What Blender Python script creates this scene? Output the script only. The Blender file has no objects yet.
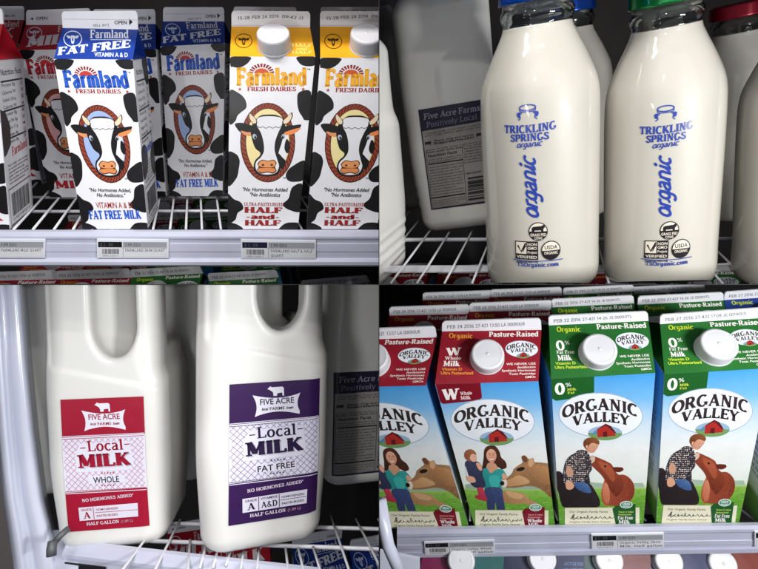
import bpy, bmesh, math, random
import numpy as np
from mathutils import Vector, Matrix
from mathutils.geometry import tessellate_polygon
from mathutils.bvhtree import BVHTree
random.seed(7)
scene = bpy.context.scene
COL = scene.collection
F, CX, CY = 500.0, 379.0, 284.5          # focal length and centre in photograph pixels
R = math.radians

# ------------------------------------------------------------------ colours and materials
def lin(c):
    r = []
    for k in c[:3]:
        k = k / 255.0
        r.append(k / 12.92 if k <= 0.04045 else ((k + 0.055) / 1.055) ** 2.4)
    return (r[0], r[1], r[2], 1.0)

def new_mat(name):
    m = bpy.data.materials.new(name); m.use_nodes = True
    return m, m.node_tree, m.node_tree.nodes['Principled BSDF']

def mat_print(name, rough=0.45, coat=0.05, bump=0.12, mott=0.06, scale=900):
    """printed board or film: colour of the ink from the colour attribute, faint mottling and fibre"""
    m, nt, b = new_mat(name)
    a = nt.nodes.new('ShaderNodeAttribute'); a.attribute_name = 'Ink'
    tc = nt.nodes.new('ShaderNodeTexCoord')
    n = nt.nodes.new('ShaderNodeTexNoise'); n.inputs['Scale'].default_value = 60; n.inputs['Detail'].default_value = 6
    nt.links.new(tc.outputs['Object'], n.inputs['Vector'])
    mr = nt.nodes.new('ShaderNodeMapRange'); mr.inputs['From Min'].default_value = 0.3; mr.inputs['From Max'].default_value = 0.7
    mr.inputs['To Min'].default_value = 1 - mott; mr.inputs['To Max'].default_value = 1.0
    nt.links.new(n.outputs['Fac'], mr.inputs['Value'])
    mx = nt.nodes.new('ShaderNodeVectorMath'); mx.operation = 'SCALE'
    nt.links.new(a.outputs['Color'], mx.inputs[0]); nt.links.new(mr.outputs['Result'], mx.inputs['Scale'])
    nt.links.new(mx.outputs['Vector'], b.inputs['Base Color'])
    n2 = nt.nodes.new('ShaderNodeTexNoise'); n2.inputs['Scale'].default_value = scale; n2.inputs['Detail'].default_value = 3
    n3 = nt.nodes.new('ShaderNodeTexNoise'); n3.inputs['Scale'].default_value = 28; n3.inputs['Detail'].default_value = 2
    nt.links.new(tc.outputs['Object'], n2.inputs['Vector']); nt.links.new(tc.outputs['Object'], n3.inputs['Vector'])
    bp = nt.nodes.new('ShaderNodeBump'); bp.inputs['Strength'].default_value = bump; bp.inputs['Distance'].default_value = 0.0004
    bp2 = nt.nodes.new('ShaderNodeBump'); bp2.inputs['Strength'].default_value = 0.35; bp2.inputs['Distance'].default_value = 0.003
    nt.links.new(n2.outputs['Fac'], bp.inputs['Height']); nt.links.new(n3.outputs['Fac'], bp2.inputs['Height'])
    nt.links.new(bp2.outputs['Normal'], bp.inputs['Normal']); nt.links.new(bp.outputs['Normal'], b.inputs['Normal'])
    b.inputs['Roughness'].default_value = rough
    b.inputs['Coat Weight'].default_value = coat; b.inputs['Coat Roughness'].default_value = 0.15
    b.inputs['Specular IOR Level'].default_value = 0.32
    return m

def mat_plain(name, rgb, rough=0.4, metal=0.0, coat=0.0, sss=0.0, var=0.08, nscale=35, bump=0.1, bdist=0.0006, trans=0.0):
    m, nt, b = new_mat(name)
    c = lin(rgb)
    tc = nt.nodes.new('ShaderNodeTexCoord')
    n = nt.nodes.new('ShaderNodeTexNoise'); n.inputs['Scale'].default_value = nscale; n.inputs['Detail'].default_value = 7
    nt.links.new(tc.outputs['Object'], n.inputs['Vector'])
    cr = nt.nodes.new('ShaderNodeValToRGB')
    cr.color_ramp.elements[0].position = 0.3; cr.color_ramp.elements[1].position = 0.72
    cr.color_ramp.elements[0].color = (c[0]*(1-var), c[1]*(1-var), c[2]*(1-var), 1)
    cr.color_ramp.elements[1].color = c
    nt.links.new(n.outputs['Fac'], cr.inputs['Fac']); nt.links.new(cr.outputs['Color'], b.inputs['Base Color'])
    bp = nt.nodes.new('ShaderNodeBump'); bp.inputs['Strength'].default_value = bump; bp.inputs['Distance'].default_value = bdist
    nt.links.new(n.outputs['Fac'], bp.inputs['Height']); nt.links.new(bp.outputs['Normal'], b.inputs['Normal'])
    b.inputs['Roughness'].default_value = rough; b.inputs['Metallic'].default_value = metal
    b.inputs['Coat Weight'].default_value = coat; b.inputs['Coat Roughness'].default_value = 0.05
    if sss:
        b.inputs['Subsurface Weight'].default_value = sss
        b.inputs['Subsurface Radius'].default_value = (1.0, 0.95, 0.86); b.inputs['Subsurface Scale'].default_value = 0.006
    if trans:
        b.inputs['Transmission Weight'].default_value = trans; b.inputs['IOR'].default_value = 1.45
    return m

M_PRINT = mat_print('printed_board')
M_FILM = mat_print('printed_film', rough=0.38, coat=0.2, bump=0.03, scale=400)
M_INK = mat_print('screen_printed_ink', rough=0.35, coat=0.6, bump=0.0)
M_PAPER = mat_print('tag_paper', rough=0.55, coat=0.1, bump=0.1)
M_CAP = mat_plain('white_cap_plastic', (212, 212, 216), rough=0.38, coat=0.1, var=0.03, sss=0.1)
M_JUG = mat_plain('milky_jug_plastic', (224, 223, 218), rough=0.36, coat=0.15, sss=0.35, var=0.05, nscale=14, bump=0.22, bdist=0.003)
M_MILKGLASS = mat_plain('milk_in_glass', (186, 182, 171), rough=0.5, coat=1.0, sss=0.2, var=0.03, nscale=9, bump=0.05, bdist=0.002)
M_GLASS = mat_plain('bottle_glass', (235, 240, 238), rough=0.03, trans=1.0, var=0.0, bump=0.0)
M_RAIL = mat_plain('painted_shelf_rail', (192, 194, 212), rough=0.34, coat=0.2, var=0.10, nscale=34)
M_WIRE = mat_plain('white_coated_wire', (215, 215, 220), rough=0.35, coat=0.2, var=0.12, nscale=60)
M_DARK = mat_plain('dark_cooler_liner', (72, 68, 66), rough=0.6, var=0.4, nscale=6)
M_DARKER = mat_plain('dark_partition', (14, 14, 14), rough=0.8, var=0.2)
M_FRAME = mat_plain('white_cooler_frame', (196, 200, 216), rough=0.25, coat=0.4, var=0.08, nscale=12, bump=0.15, bdist=0.002)
M_GREY = mat_plain('grey_bracket', (95, 98, 100), rough=0.5, metal=0.3, var=0.3)
M_BLUECAP = mat_plain('blue_metal_cap', (10, 80, 190), rough=0.22, metal=0.7, coat=0.6, var=0.1, nscale=120)
M_GREENCAP = mat_plain('green_metal_cap', (10, 130, 60), rough=0.22, metal=0.7, coat=0.6, var=0.1, nscale=120)
M_REDCAP = mat_plain('red_metal_cap', (150, 14, 40), rough=0.3, metal=0.6, coat=0.5, var=0.15, nscale=120)
M_CLEAR = mat_plain('clear_tag_sleeve', (225, 228, 235), rough=0.12, coat=0.6, var=0.02)

# ------------------------------------------------------------------ the four bays of the cooler
class Bay:
    def __init__(s, pitch, yaw, sx, sz):
        s.M = (Matrix.Rotation(R(yaw), 4, 'Z') @ Matrix.Rotation(R(pitch), 4, 'X'))
        s.I = s.M.inverted(); s.sx, s.sz = sx, sz
    def ray(s, px, py):
        return s.I.to_3x3() @ Vector(((px - CX) / F, 1.0, (CY - py) / F))
    def at_y(s, px, py, y):
        r = s.ray(px, py); return r * (y / r.y)
    def at_z(s, px, py, z):
        r = s.ray(px, py); return r * (z / r.z)
    def at_plane(s, px, py, p, n):
        r = s.ray(px, py); return r * (p.dot(n) / r.dot(n))
TL = Bay(25, 7, -1, 1)
TR = Bay(26, -20, 1, 1)
BL = Bay(4, 13, -1, -1)
BR = Bay(30, -5, 1, -1)

# ------------------------------------------------------------------ object helpers
def tag(o, label=None, cat=None, group=None, kind=None):
    if label: o['label'] = label
    if cat: o['category'] = cat
    if group: o['group'] = group
    if kind: o['kind'] = kind
    return o

def empty(name, bay, loc, label, cat, group=None, roll=0.0):
    o = bpy.data.objects.new(name, None); COL.objects.link(o)
    o.empty_display_size = 0.02
    o.matrix_world = bay.M @ Matrix.Translation(loc) @ Matrix.Rotation(roll, 4, 'Y')
    o['bay'] = 0; del o['bay']
    tag(o, label, cat, group); BAYOF[o.name] = (bay, o.matrix_world.copy())
    return o
BAYOF = {}

class MB:
    """collects faces with ink colours, builds ONE mesh object"""
    def __init__(s): s.v = []; s.f = []; s.c = []; s.m = []; s.sm = []
    def add(s, vs, fs, col=(255, 255, 255), mi=0, smooth=False, percol=None):
        b = len(s.v); s.v += [tuple(p) for p in vs]
        lc = lin(col) if percol is None else None
        for f in fs:
            s.f.append(tuple(b + i for i in f)); s.m.append(mi); s.sm.append(smooth)
            s.c.append([lc] * len(f) if percol is None else [percol[i] for i in f])
    def build(s, name, mats, parent=None, bay=None, clip=True):
        me = bpy.data.meshes.new(name); me.from_pydata(s.v, [], s.f)
        for m in mats: me.materials.append(m)
        me.polygons.foreach_set('material_index', s.m); me.polygons.foreach_set('use_smooth', s.sm)
        at = me.color_attributes.new('Ink', 'FLOAT_COLOR', 'CORNER')
        flat = []
        for cs in s.c:
            for c in cs: flat += list(c)
        at.data.foreach_set('color', flat)
        o = bpy.data.objects.new(name, me)
        COL.objects.link(o)
        mw = Matrix.Identity(4)
        if parent is not None:
            o.parent = parent; bay, mw = BAYOF[parent.name]
        elif bay is not None:
            mw = bay.M.copy(); o.matrix_world = mw
        if bay is not None and clip: trim(me, bay, mw)
        me.update()
        return o

EPS = 0.0004
def trim(me, bay, mw):
    """end the mesh at the dividing panels of its bay"""
    n = len(me.vertices); co = np.empty(n * 3, 'f'); me.vertices.foreach_get('co', co)
    if n == 0: return
    w = co.reshape(-1, 3) @ np.array(mw.to_3x3()).T + np.array(mw.translation)
    need = []
    if (w[:, 0] * bay.sx).min() < EPS: need.append((Vector((bay.sx * EPS, 0, 0)), Vector((bay.sx, 0, 0))))
    if (w[:, 2] * bay.sz).min() < EPS: need.append((Vector((0, 0, bay.sz * EPS)), Vector((0, 0, bay.sz))))
    if not need: return
    bm = bmesh.new(); bm.from_mesh(me); inv = mw.inverted()
    for p, nrm in need:
        bmesh.ops.bisect_plane(bm, geom=bm.verts[:] + bm.edges[:] + bm.faces[:], dist=1e-6,
                               plane_co=inv @ p, plane_no=inv.to_3x3() @ nrm, clear_inner=True)
    bm.to_mesh(me); bm.free()

# ------------------------------------------------------------------ lettering: a stroke alphabet with thick and thin strokes and slab serifs
def arc(cx, cy, rx, ry, a0, a1, n=14):
    return [(cx + rx * math.cos(R(a0 + (a1 - a0) * i / n)), cy + ry * math.sin(R(a0 + (a1 - a0) * i / n))) for i in range(n + 1)]
def ring(cx, cy, rx, ry, n=26): return arc(cx, cy, rx, ry, 0, 360, n)[:-1]
# glyph: advance, [(points, closed, weight)], [serif centres (x, y, half length)]
G = {}
def g(ch, adv, strokes, serifs=()): G[ch] = (adv, strokes, serifs)
X = 0.68
L = lambda *p: (list(p), False, 1)
T_ = lambda *p: (list(p), False, 0.55)
g('A', .86, [T_((.12, 0), (.42, .98)), L((.40, 1), (.72, 0)), T_((.22, .32), (.62, .32))], [(.12, 0, .13), (.72, 0, .14)])
g('B', .76, [L((.18, 0), (.18, 1)), T_((.18, .95), (.36, .95)), (arc(.36, .74, .2, .21, 90, -90), False, 1), T_((.18, .52), (.38, .52)), (arc(.38, .28, .23, .235, 90, -90), False, 1), T_((.38, .05), (.18, .05))], [(.14, 0, .12), (.14, 1, .12)])
g('C', .78, [(arc(.44, .5, .32, .46, 50, 310, 22), False, 1)], [])
g('D', .82, [L((.18, 0), (.18, 1)), T_((.18, .95), (.36, .95)), (arc(.36, .5, .33, .45, 90, -90, 18), False, 1), T_((.36, .05), (.18, .05))], [(.14, 0, .12), (.14, 1, .12)])
g('E', .72, [L((.18, 0), (.18, 1)), T_((.18, .94), (.62, .94)), T_((.18, .5), (.5, .5)), T_((.18, .06), (.64, .06)), T_((.62, .98), (.62, .76)), T_((.64, .02), (.64, .26)), T_((.5, .4), (.5, .6))], [(.14, 0, .12), (.14, 1, .12)])
g('F', .68, [L((.18, 0), (.18, 1)), T_((.18, .94), (.62, .94)), T_((.18, .5), (.5, .5)), T_((.62, .98), (.62, .74)), T_((.5, .4), (.5, .6))], [(.18, 0, .17), (.14, 1, .12)])
g('G', .84, [(arc(.44, .5, .32, .46, 50, 300, 22), False, 1), L((.68, .12), (.68, .42))], [(.66, .42, .14)])
g('H', .86, [L((.18, 0), (.18, 1)), L((.68, 0), (.68, 1)), T_((.18, .5), (.68, .5))], [(.18, 0, .15), (.18, 1, .15), (.68, 0, .15), (.68, 1, .15)])
g('I', .40, [L((.2, 0), (.2, 1))], [(.2, 0, .15), (.2, 1, .15)])
g('J', .56, [L((.36, 1), (.36, .25)), (arc(.2, .22, .16, .18, 0, -150, 8), False, .8)], [(.36, 1, .15)])
g('K', .84, [L((.18, 0), (.18, 1)), T_((.24, .42), (.64, .97)), L((.36, .56), (.70, .02))], [(.18, 0, .15), (.18, 1, .15), (.66, 1, .13), (.71, 0, .13)])
g('L', .70, [L((.18, 0), (.18, 1)), T_((.18, .06), (.62, .06)), T_((.62, .02), (.62, .28))], [(.18, 1, .16), (.12, 0, .1)])
g('M', 1.02, [T_((.18, 0), (.18, 1)), L((.20, 1), (.50, .15)), T_((.50, .12), (.80, 1)), L((.82, 0), (.82, 1))], [(.17, 0, .14), (.14, 1, .12), (.82, 0, .15), (.86, 1, .12)])
g('N', .88, [T_((.18, 0), (.18, 1)), L((.2, .98), (.68, .03)), T_((.68, 0), (.68, 1))], [(.17, 0, .13), (.12, 1, .12), (.68, 1, .14)])
g('O', .88, [(ring(.44, .5, .33, .46), True, 1)], [])
g('P', .72, [L((.18, 0), (.18, 1)), T_((.18, .95), (.38, .95)), (arc(.38, .70, .22, .25, 90, -90), False, 1), T_((.38, .45), (.18, .45))], [(.18, 0, .16), (.14, 1, .12)])
g('Q', .88, [(ring(.44, .5, .33, .46), True, 1), L((.5, .2), (.78, -.1))], [])
g('R', .82, [L((.18, 0), (.18, 1)), T_((.18, .95), (.38, .95)), (arc(.38, .72, .21, .23, 90, -90), False, 1), T_((.38, .49), (.18, .49)), L((.40, .49), (.68, .02))], [(.18, 0, .15), (.14, 1, .12), (.70, 0, .12)])
g('S', .66, [([(.56, .76), (.50, .90), (.34, .95), (.18, .88), (.14, .72), (.24, .58), (.42, .48), (.54, .36), (.54, .18), (.42, .06), (.26, .04), (.12, .14), (.08, .26)], False, 1)], [])
g('T', .76, [L((.38, 0), (.38, 1)), T_((.08, .94), (.68, .94)), T_((.08, .98), (.08, .74)), T_((.68, .98), (.68, .74))], [(.38, 0, .16)])
g('U', .86, [L((.18, 1), (.18, .34)), (arc(.42, .32, .24, .28, 180, 360, 12), False, .85), T_((.66, .32), (.66, 1))], [(.18, 1, .15), (.66, 1, .14)])
g('V', .84, [L((.12, 1), (.43, .02)), T_((.42, 0), (.72, 1))], [(.13, 1, .14), (.71, 1, .13)])
g('W', 1.16, [L((.12, 1), (.36, .02)), T_((.35, 0), (.58, .9)), L((.56, .95), (.80, .02)), T_((.79, 0), (1.02, 1))], [(.13, 1, .14), (1.02, 1, .13), (.57, 1, .11)])
g('X', .80, [L((.12, 1), (.68, 0)), T_((.12, 0), (.68, 1))], [(.12, 1, .12), (.68, 0, .12), (.12, 0, .11), (.68, 1, .11)])
g('Y', .80, [L((.10, 1), (.40, .46)), T_((.40, .46), (.70, 1)), L((.40, 0), (.40, .48))], [(.40, 0, .15), (.10, 1, .12), (.70, 1, .12)])
g('Z', .74, [T_((.12, .94), (.62, .94)), L((.62, .94), (.10, .06)), T_((.10, .06), (.64, .06)), T_((.64, .02), (.64, .24))], [])
g('a', .64, [([(.12, .56), (.22, .65), (.38, .64), (.44, .52), (.44, .30)], False, 1), L((.45, .5), (.45, .0)), ([(.44, .40), (.24, .36), (.11, .22), (.16, .06), (.30, .04), (.44, .16)], False, .9)], [(.50, 0, .09)])
g('b', .66, [L((.16, 0), (.16, 1)), (ring(.35, .34, .20, .31), True, .9)], [(.12, 1, .1)])
g('c', .56, [(arc(.34, .34, .22, .31, 45, 315, 16), False, 1)], [])
g('d', .68, [L((.49, 0), (.49, 1)), (ring(.30, .34, .20, .31), True, .9)], [(.45, 1, .11), (.55, 0, .08)])
g('e', .60, [(arc(.32, .34, .21, .31, 0, 320, 18), False, 1), T_((.12, .36), (.52, .36))], [])
g('f', .42, [L((.18, 0), (.18, .8)), (arc(.30, .80, .12, .17, 180, 50, 8), False, .8), T_((.04, .64), (.34, .64))], [(.18, 0, .13)])
g('g', .62, [(ring(.29, .36, .19, .28), True, .9), L((.46, .66), (.46, -.12)), (arc(.28, -.12, .18, .16, 0, -150, 10), False, .8)], [])
g('h', .70, [L((.16, 0), (.16, 1)), (arc(.34, .46, .18, .19, 170, 0, 10), False, .9), L((.52, .48), (.52, 0))], [(.16, 0, .12), (.52, 0, .12), (.12, 1, .1)])
g('i', .36, [L((.18, 0), (.18, .68)), (ring(.18, .90, .03, .03, 8), True, .9)], [(.18, 0, .13), (.13, .66, .1)])
g('k', .66, [L((.16, 0), (.16, 1)), T_((.2, .28), (.48, .64)), L((.28, .38), (.54, .02))], [(.16, 0, .12), (.56, 0, .1), (.12, 1, .1)])
g('l', .34, [L((.17, 0), (.17, 1))], [(.17, 0, .14), (.12, 1, .1)])
g('m', 1.0, [L((.16, 0), (.16, .66)), (arc(.32, .46, .16, .19, 170, 0, 10), False, .9), L((.48, .48), (.48, 0)), (arc(.65, .46, .17, .19, 170, 0, 10), False, .9), L((.82, .48), (.82, 0))], [(.16, 0, .12), (.49, 0, .11), (.83, 0, .12), (.11, .66, .1)])
g('n', .70, [L((.16, 0), (.16, .66)), (arc(.34, .46, .18, .19, 170, 0, 10), False, .9), L((.52, .48), (.52, 0))], [(.16, 0, .12), (.53, 0, .12), (.11, .66, .1)])
g('o', .62, [(ring(.31, .34, .21, .31), True, 1)], [])
g('p', .66, [L((.16, -.28), (.16, .66)), (ring(.35, .34, .20, .31), True, .9)], [(.16, -.28, .13)])
g('q', .66, [L((.49, -.28), (.49, .66)), (ring(.30, .34, .20, .31), True, .9)], [(.49, -.28, .13)])
g('r', .52, [L((.16, 0), (.16, .66)), (arc(.34, .44, .18, .20, 170, 55, 8), False, .95)], [(.16, 0, .13), (.11, .66, .1)])
g('s', .50, [([(.40, .52), (.34, .62), (.22, .65), (.11, .57), (.14, .44), (.30, .35), (.40, .24), (.38, .10), (.24, .03), (.12, .07), (.07, .18)], False, 1)], [])
g('t', .44, [L((.18, .86), (.18, .16)), (arc(.29, .16, .11, .13, 180, 300, 8), False, .9), T_((.04, .64), (.38, .64))], [])
g('u', .70, [L((.16, .66), (.16, .24)), (arc(.33, .22, .17, .19, 180, 350, 10), False, .9), L((.52, .66), (.52, 0))], [(.13, .66, .1), (.49, .66, .1), (.57, 0, .08)])
g('v', .64, [L((.10, .68), (.32, .02)), T_((.32, 0), (.54, .68))], [(.10, .66, .11), (.54, .66, .1)])
g('w', .88, [L((.10, .68), (.27, .02)), T_((.27, 0), (.44, .62)), L((.44, .64), (.60, .02)), T_((.60, 0), (.78, .68))], [(.10, .66, .1), (.78, .66, .1)])
g('x', .62, [L((.10, .66), (.52, 0)), T_((.10, 0), (.52, .66))], [])
g('y', .64, [L((.10, .68), (.33, .05)), T_((.54, .68), (.28, -.16)), (arc(.18, -.14, .1, .1, -10, -130, 6), False, .8)], [(.10, .66, .11), (.54, .66, .1)])
g('z', .56, [T_((.08, .62), (.48, .62)), L((.48, .62), (.08, .06)), T_((.08, .05), (.50, .05))], [])
g('-', .40, [L((.06, .36), (.34, .36))]); g('.', .26, [(ring(.13, .06, .03, .03, 8), True, 1)]); g(' ', .34, [])
g('0', .70, [(ring(.35, .5, .25, .46), True, 1)])
g('1', .50, [L((.28, 0), (.28, 1)), T_((.10, .80), (.28, .98))], [(.28, 0, .16)])
g('2', .66, [([(.12, .74), (.20, .92), (.36, .96), (.52, .86), (.52, .66), (.36, .42), (.12, .06)], False, 1), T_((.10, .06), (.58, .06))], [])
g('3', .66, [(arc(.30, .73, .20, .22, 140, -80, 12), False, 1), (arc(.30, .28, .23, .24, 80, -140, 12), False, 1)], [])
g('4', .70, [T_((.46, .98), (.08, .30)), T_((.08, .30), (.62, .30)), L((.46, 0), (.46, 1))], [])
g('5', .66, [T_((.18, .94), (.54, .94)), T_((.18, .94), (.16, .52)), (arc(.30, .31, .24, .27, 120, -140, 14), False, 1)], [])
g('6', .68, [(ring(.34, .30, .22, .26), True, 1), ([(.50, .96), (.26, .80), (.13, .50), (.13, .30)], False, 1)], [])
g('7', .62, [T_((.08, .94), (.54, .94)), L((.54, .94), (.24, 0))], [])
g('8', .68, [(ring(.34, .74, .19, .21), True, 1), (ring(.34, .27, .23, .25), True, 1)], [])
g('9', .68, [(ring(.34, .70, .22, .26), True, 1), ([(.18, .04), (.42, .20), (.55, .50), (.55, .70)], False, 1)], [])
g(':', .26, [(ring(.13, .10, .03, .03, 8), True, 1), (ring(.13, .55, .03, .03, 8), True, 1)]); g('*', .4, [T_((.2, .6), (.2, 1)), T_((.05, .7), (.35, .9)), T_((.05, .9), (.35, .7))])
g(',', .26, [L((.15, .08), (.08, -.12))]); g('/', .5, [T_((.08, 0), (.42, 1))]); g('$', .66, G['S'][1] + [T_((.34, -.1), (.34, 1.1))]); g('"', .4, [L((.12, 1), (.12, .75)), L((.28, 1), (.28, .75))])
g('%', .9, [(ring(.22, .74, .13, .2), True, .6), (ring(.68, .26, .13, .2), True, .6), T_((.2, 0), (.7, 1))])
g('&', .86, [([(.74, .02), (.5, .28), (.26, .66), (.26, .86), (.40, .96), (.52, .84), (.46, .66), (.18, .44), (.10, .22), (.24, .04), (.46, .06), (.66, .40)], False, .8)])

def stroke_quads(pts, closed, width):
    n = len(pts); out = []; vs = []
    for i in range(n):
        a = pts[(i - 1) % n] if (closed or i > 0) else pts[i]
        b = pts[(i + 1) % n] if (closed or i < n - 1) else pts[i]
        dx, dy = b[0] - a[0], b[1] - a[1]; l = math.hypot(dx, dy) or 1
        w = width(math.atan2(dy, dx)) / 2; nx, ny = -dy / l, dx / l
        vs += [(pts[i][0] + nx * w, pts[i][1] + ny * w), (pts[i][0] - nx * w, pts[i][1] - ny * w)]
    m = n if closed else n - 1
    for i in range(m):
        j = (i + 1) % n; out.append((2 * i, 2 * i + 1, 2 * j + 1, 2 * j))
    return vs, out

def slab_text(s, thick=.2, thin=.1, serif=.09, track=0.0, mono=False):
    """returns verts, faces, advance in cap-height units"""
    V, Fc = [], []; x = 0
    for ch in s:
        adv, st, se = G.get(ch, G['-'])
        for pts, closed, wt in st:
            if mono: wf = lambda a: thick
            else: wf = lambda a, w=wt: (thin + (thick - thin) * abs(math.sin(a))) * w if w >= .6 else thin * 1.0
            if not mono and not closed and len(pts) == 2 and wt >= .6: wf = lambda a, w=wt: thick * w if abs(math.sin(a)) > .3 else thin
            v, f = stroke_quads(pts, closed, wf)
            b = len(V); V += [(p[0] + x, p[1]) for p in v]; Fc += [tuple(b + i for i in q) for q in f]
        if mono and serif == 0 and track < 0 and ch != ' ' and x > 0:      # cursive joining stroke
            v, f = stroke_quads(catmull([(-.10, .10), (.02, .10), (.12, .34)], False, 4), False, lambda a: thick*.75)
            b = len(V); V += [(p[0] + x, p[1]) for p in v]; Fc += [tuple(b + i for i in q) for q in f]
        if serif and not mono:
            for (sx_, sy_, hl) in se:
                y0, y1 = (sy_, sy_ + serif) if sy_ < .35 else (sy_ - serif, sy_)
                b = len(V); hl *= 1.1
                V += [(x + sx_ - hl, y0), (x + sx_ + hl, y0), (x + sx_ + hl, y1), (x + sx_ - hl, y1)]; Fc.append((b, b + 1, b + 2, b + 3))
        x += adv + track
    return V, Fc, x

_tc = {}
def sans_text(s, bold=0.0):
    """built-in plain face, in cap-height units"""
    key = (s, bold)
    if key in _tc: return _tc[key]
    cu = bpy.data.curves.new('t', 'FONT'); cu.body = s; cu.offset = min(bold, .02); cu.resolution_u = 2; cu.fill_mode = 'FRONT'
    o = bpy.data.objects.new('t', cu); COL.objects.link(o)
    dg = bpy.context.evaluated_depsgraph_get(); dg.update()
    me = bpy.data.meshes.new_from_object(o.evaluated_get(dg))
    V = [(v.co.x / .73, v.co.y / .73) for v in me.vertices]; Fc = [tuple(p.vertices) for p in me.polygons]
    bpy.data.objects.remove(o); bpy.data.curves.remove(cu); bpy.data.meshes.remove(me)
    w = max([p[0] for p in V], default=1)
    _tc[key] = (V, Fc, w); return _tc[key]

def catmull(pts, closed=True, n=5):
    out = []; m = len(pts)
    rng = range(m) if closed else range(m - 1)
    for i in rng:
        if closed: p0, p1, p2, p3 = pts[(i-1) % m], pts[i], pts[(i+1) % m], pts[(i+2) % m]
        else: p0, p1, p2, p3 = pts[max(i-1, 0)], pts[i], pts[i+1], pts[min(i+2, m-1)]
        for k in range(n):
            t = k / n; t2, t3 = t*t, t*t*t
            out.append(tuple(.5 * ((2*p1[d]) + (-p0[d]+p2[d])*t + (2*p0[d]-5*p1[d]+4*p2[d]-p3[d])*t2 + (-p0[d]+3*p1[d]-3*p2[d]+p3[d])*t3) for d in (0, 1)))
    if not closed: out.append(tuple(pts[-1]))
    return out

def homog(q):
    """reference pixel quad (bottom left, bottom right, top right, top left) to the unit square"""
    src = q; dst = [(0, 0), (1, 0), (1, 1), (0, 1)]; A = []; b = []
    for (x, y), (u, v) in zip(src, dst):
        A.append([x, y, 1, 0, 0, 0, -u*x, -u*y]); b.append(u); A.append([0, 0, 0, x, y, 1, -v*x, -v*y]); b.append(v)
    h = np.linalg.solve(np.array(A, float), np.array(b, float))
    return lambda x, y: ((h[0]*x+h[1]*y+h[2]) / (h[6]*x+h[7]*y+1), (h[3]*x+h[4]*y+h[5]) / (h[6]*x+h[7]*y+1))

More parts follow.
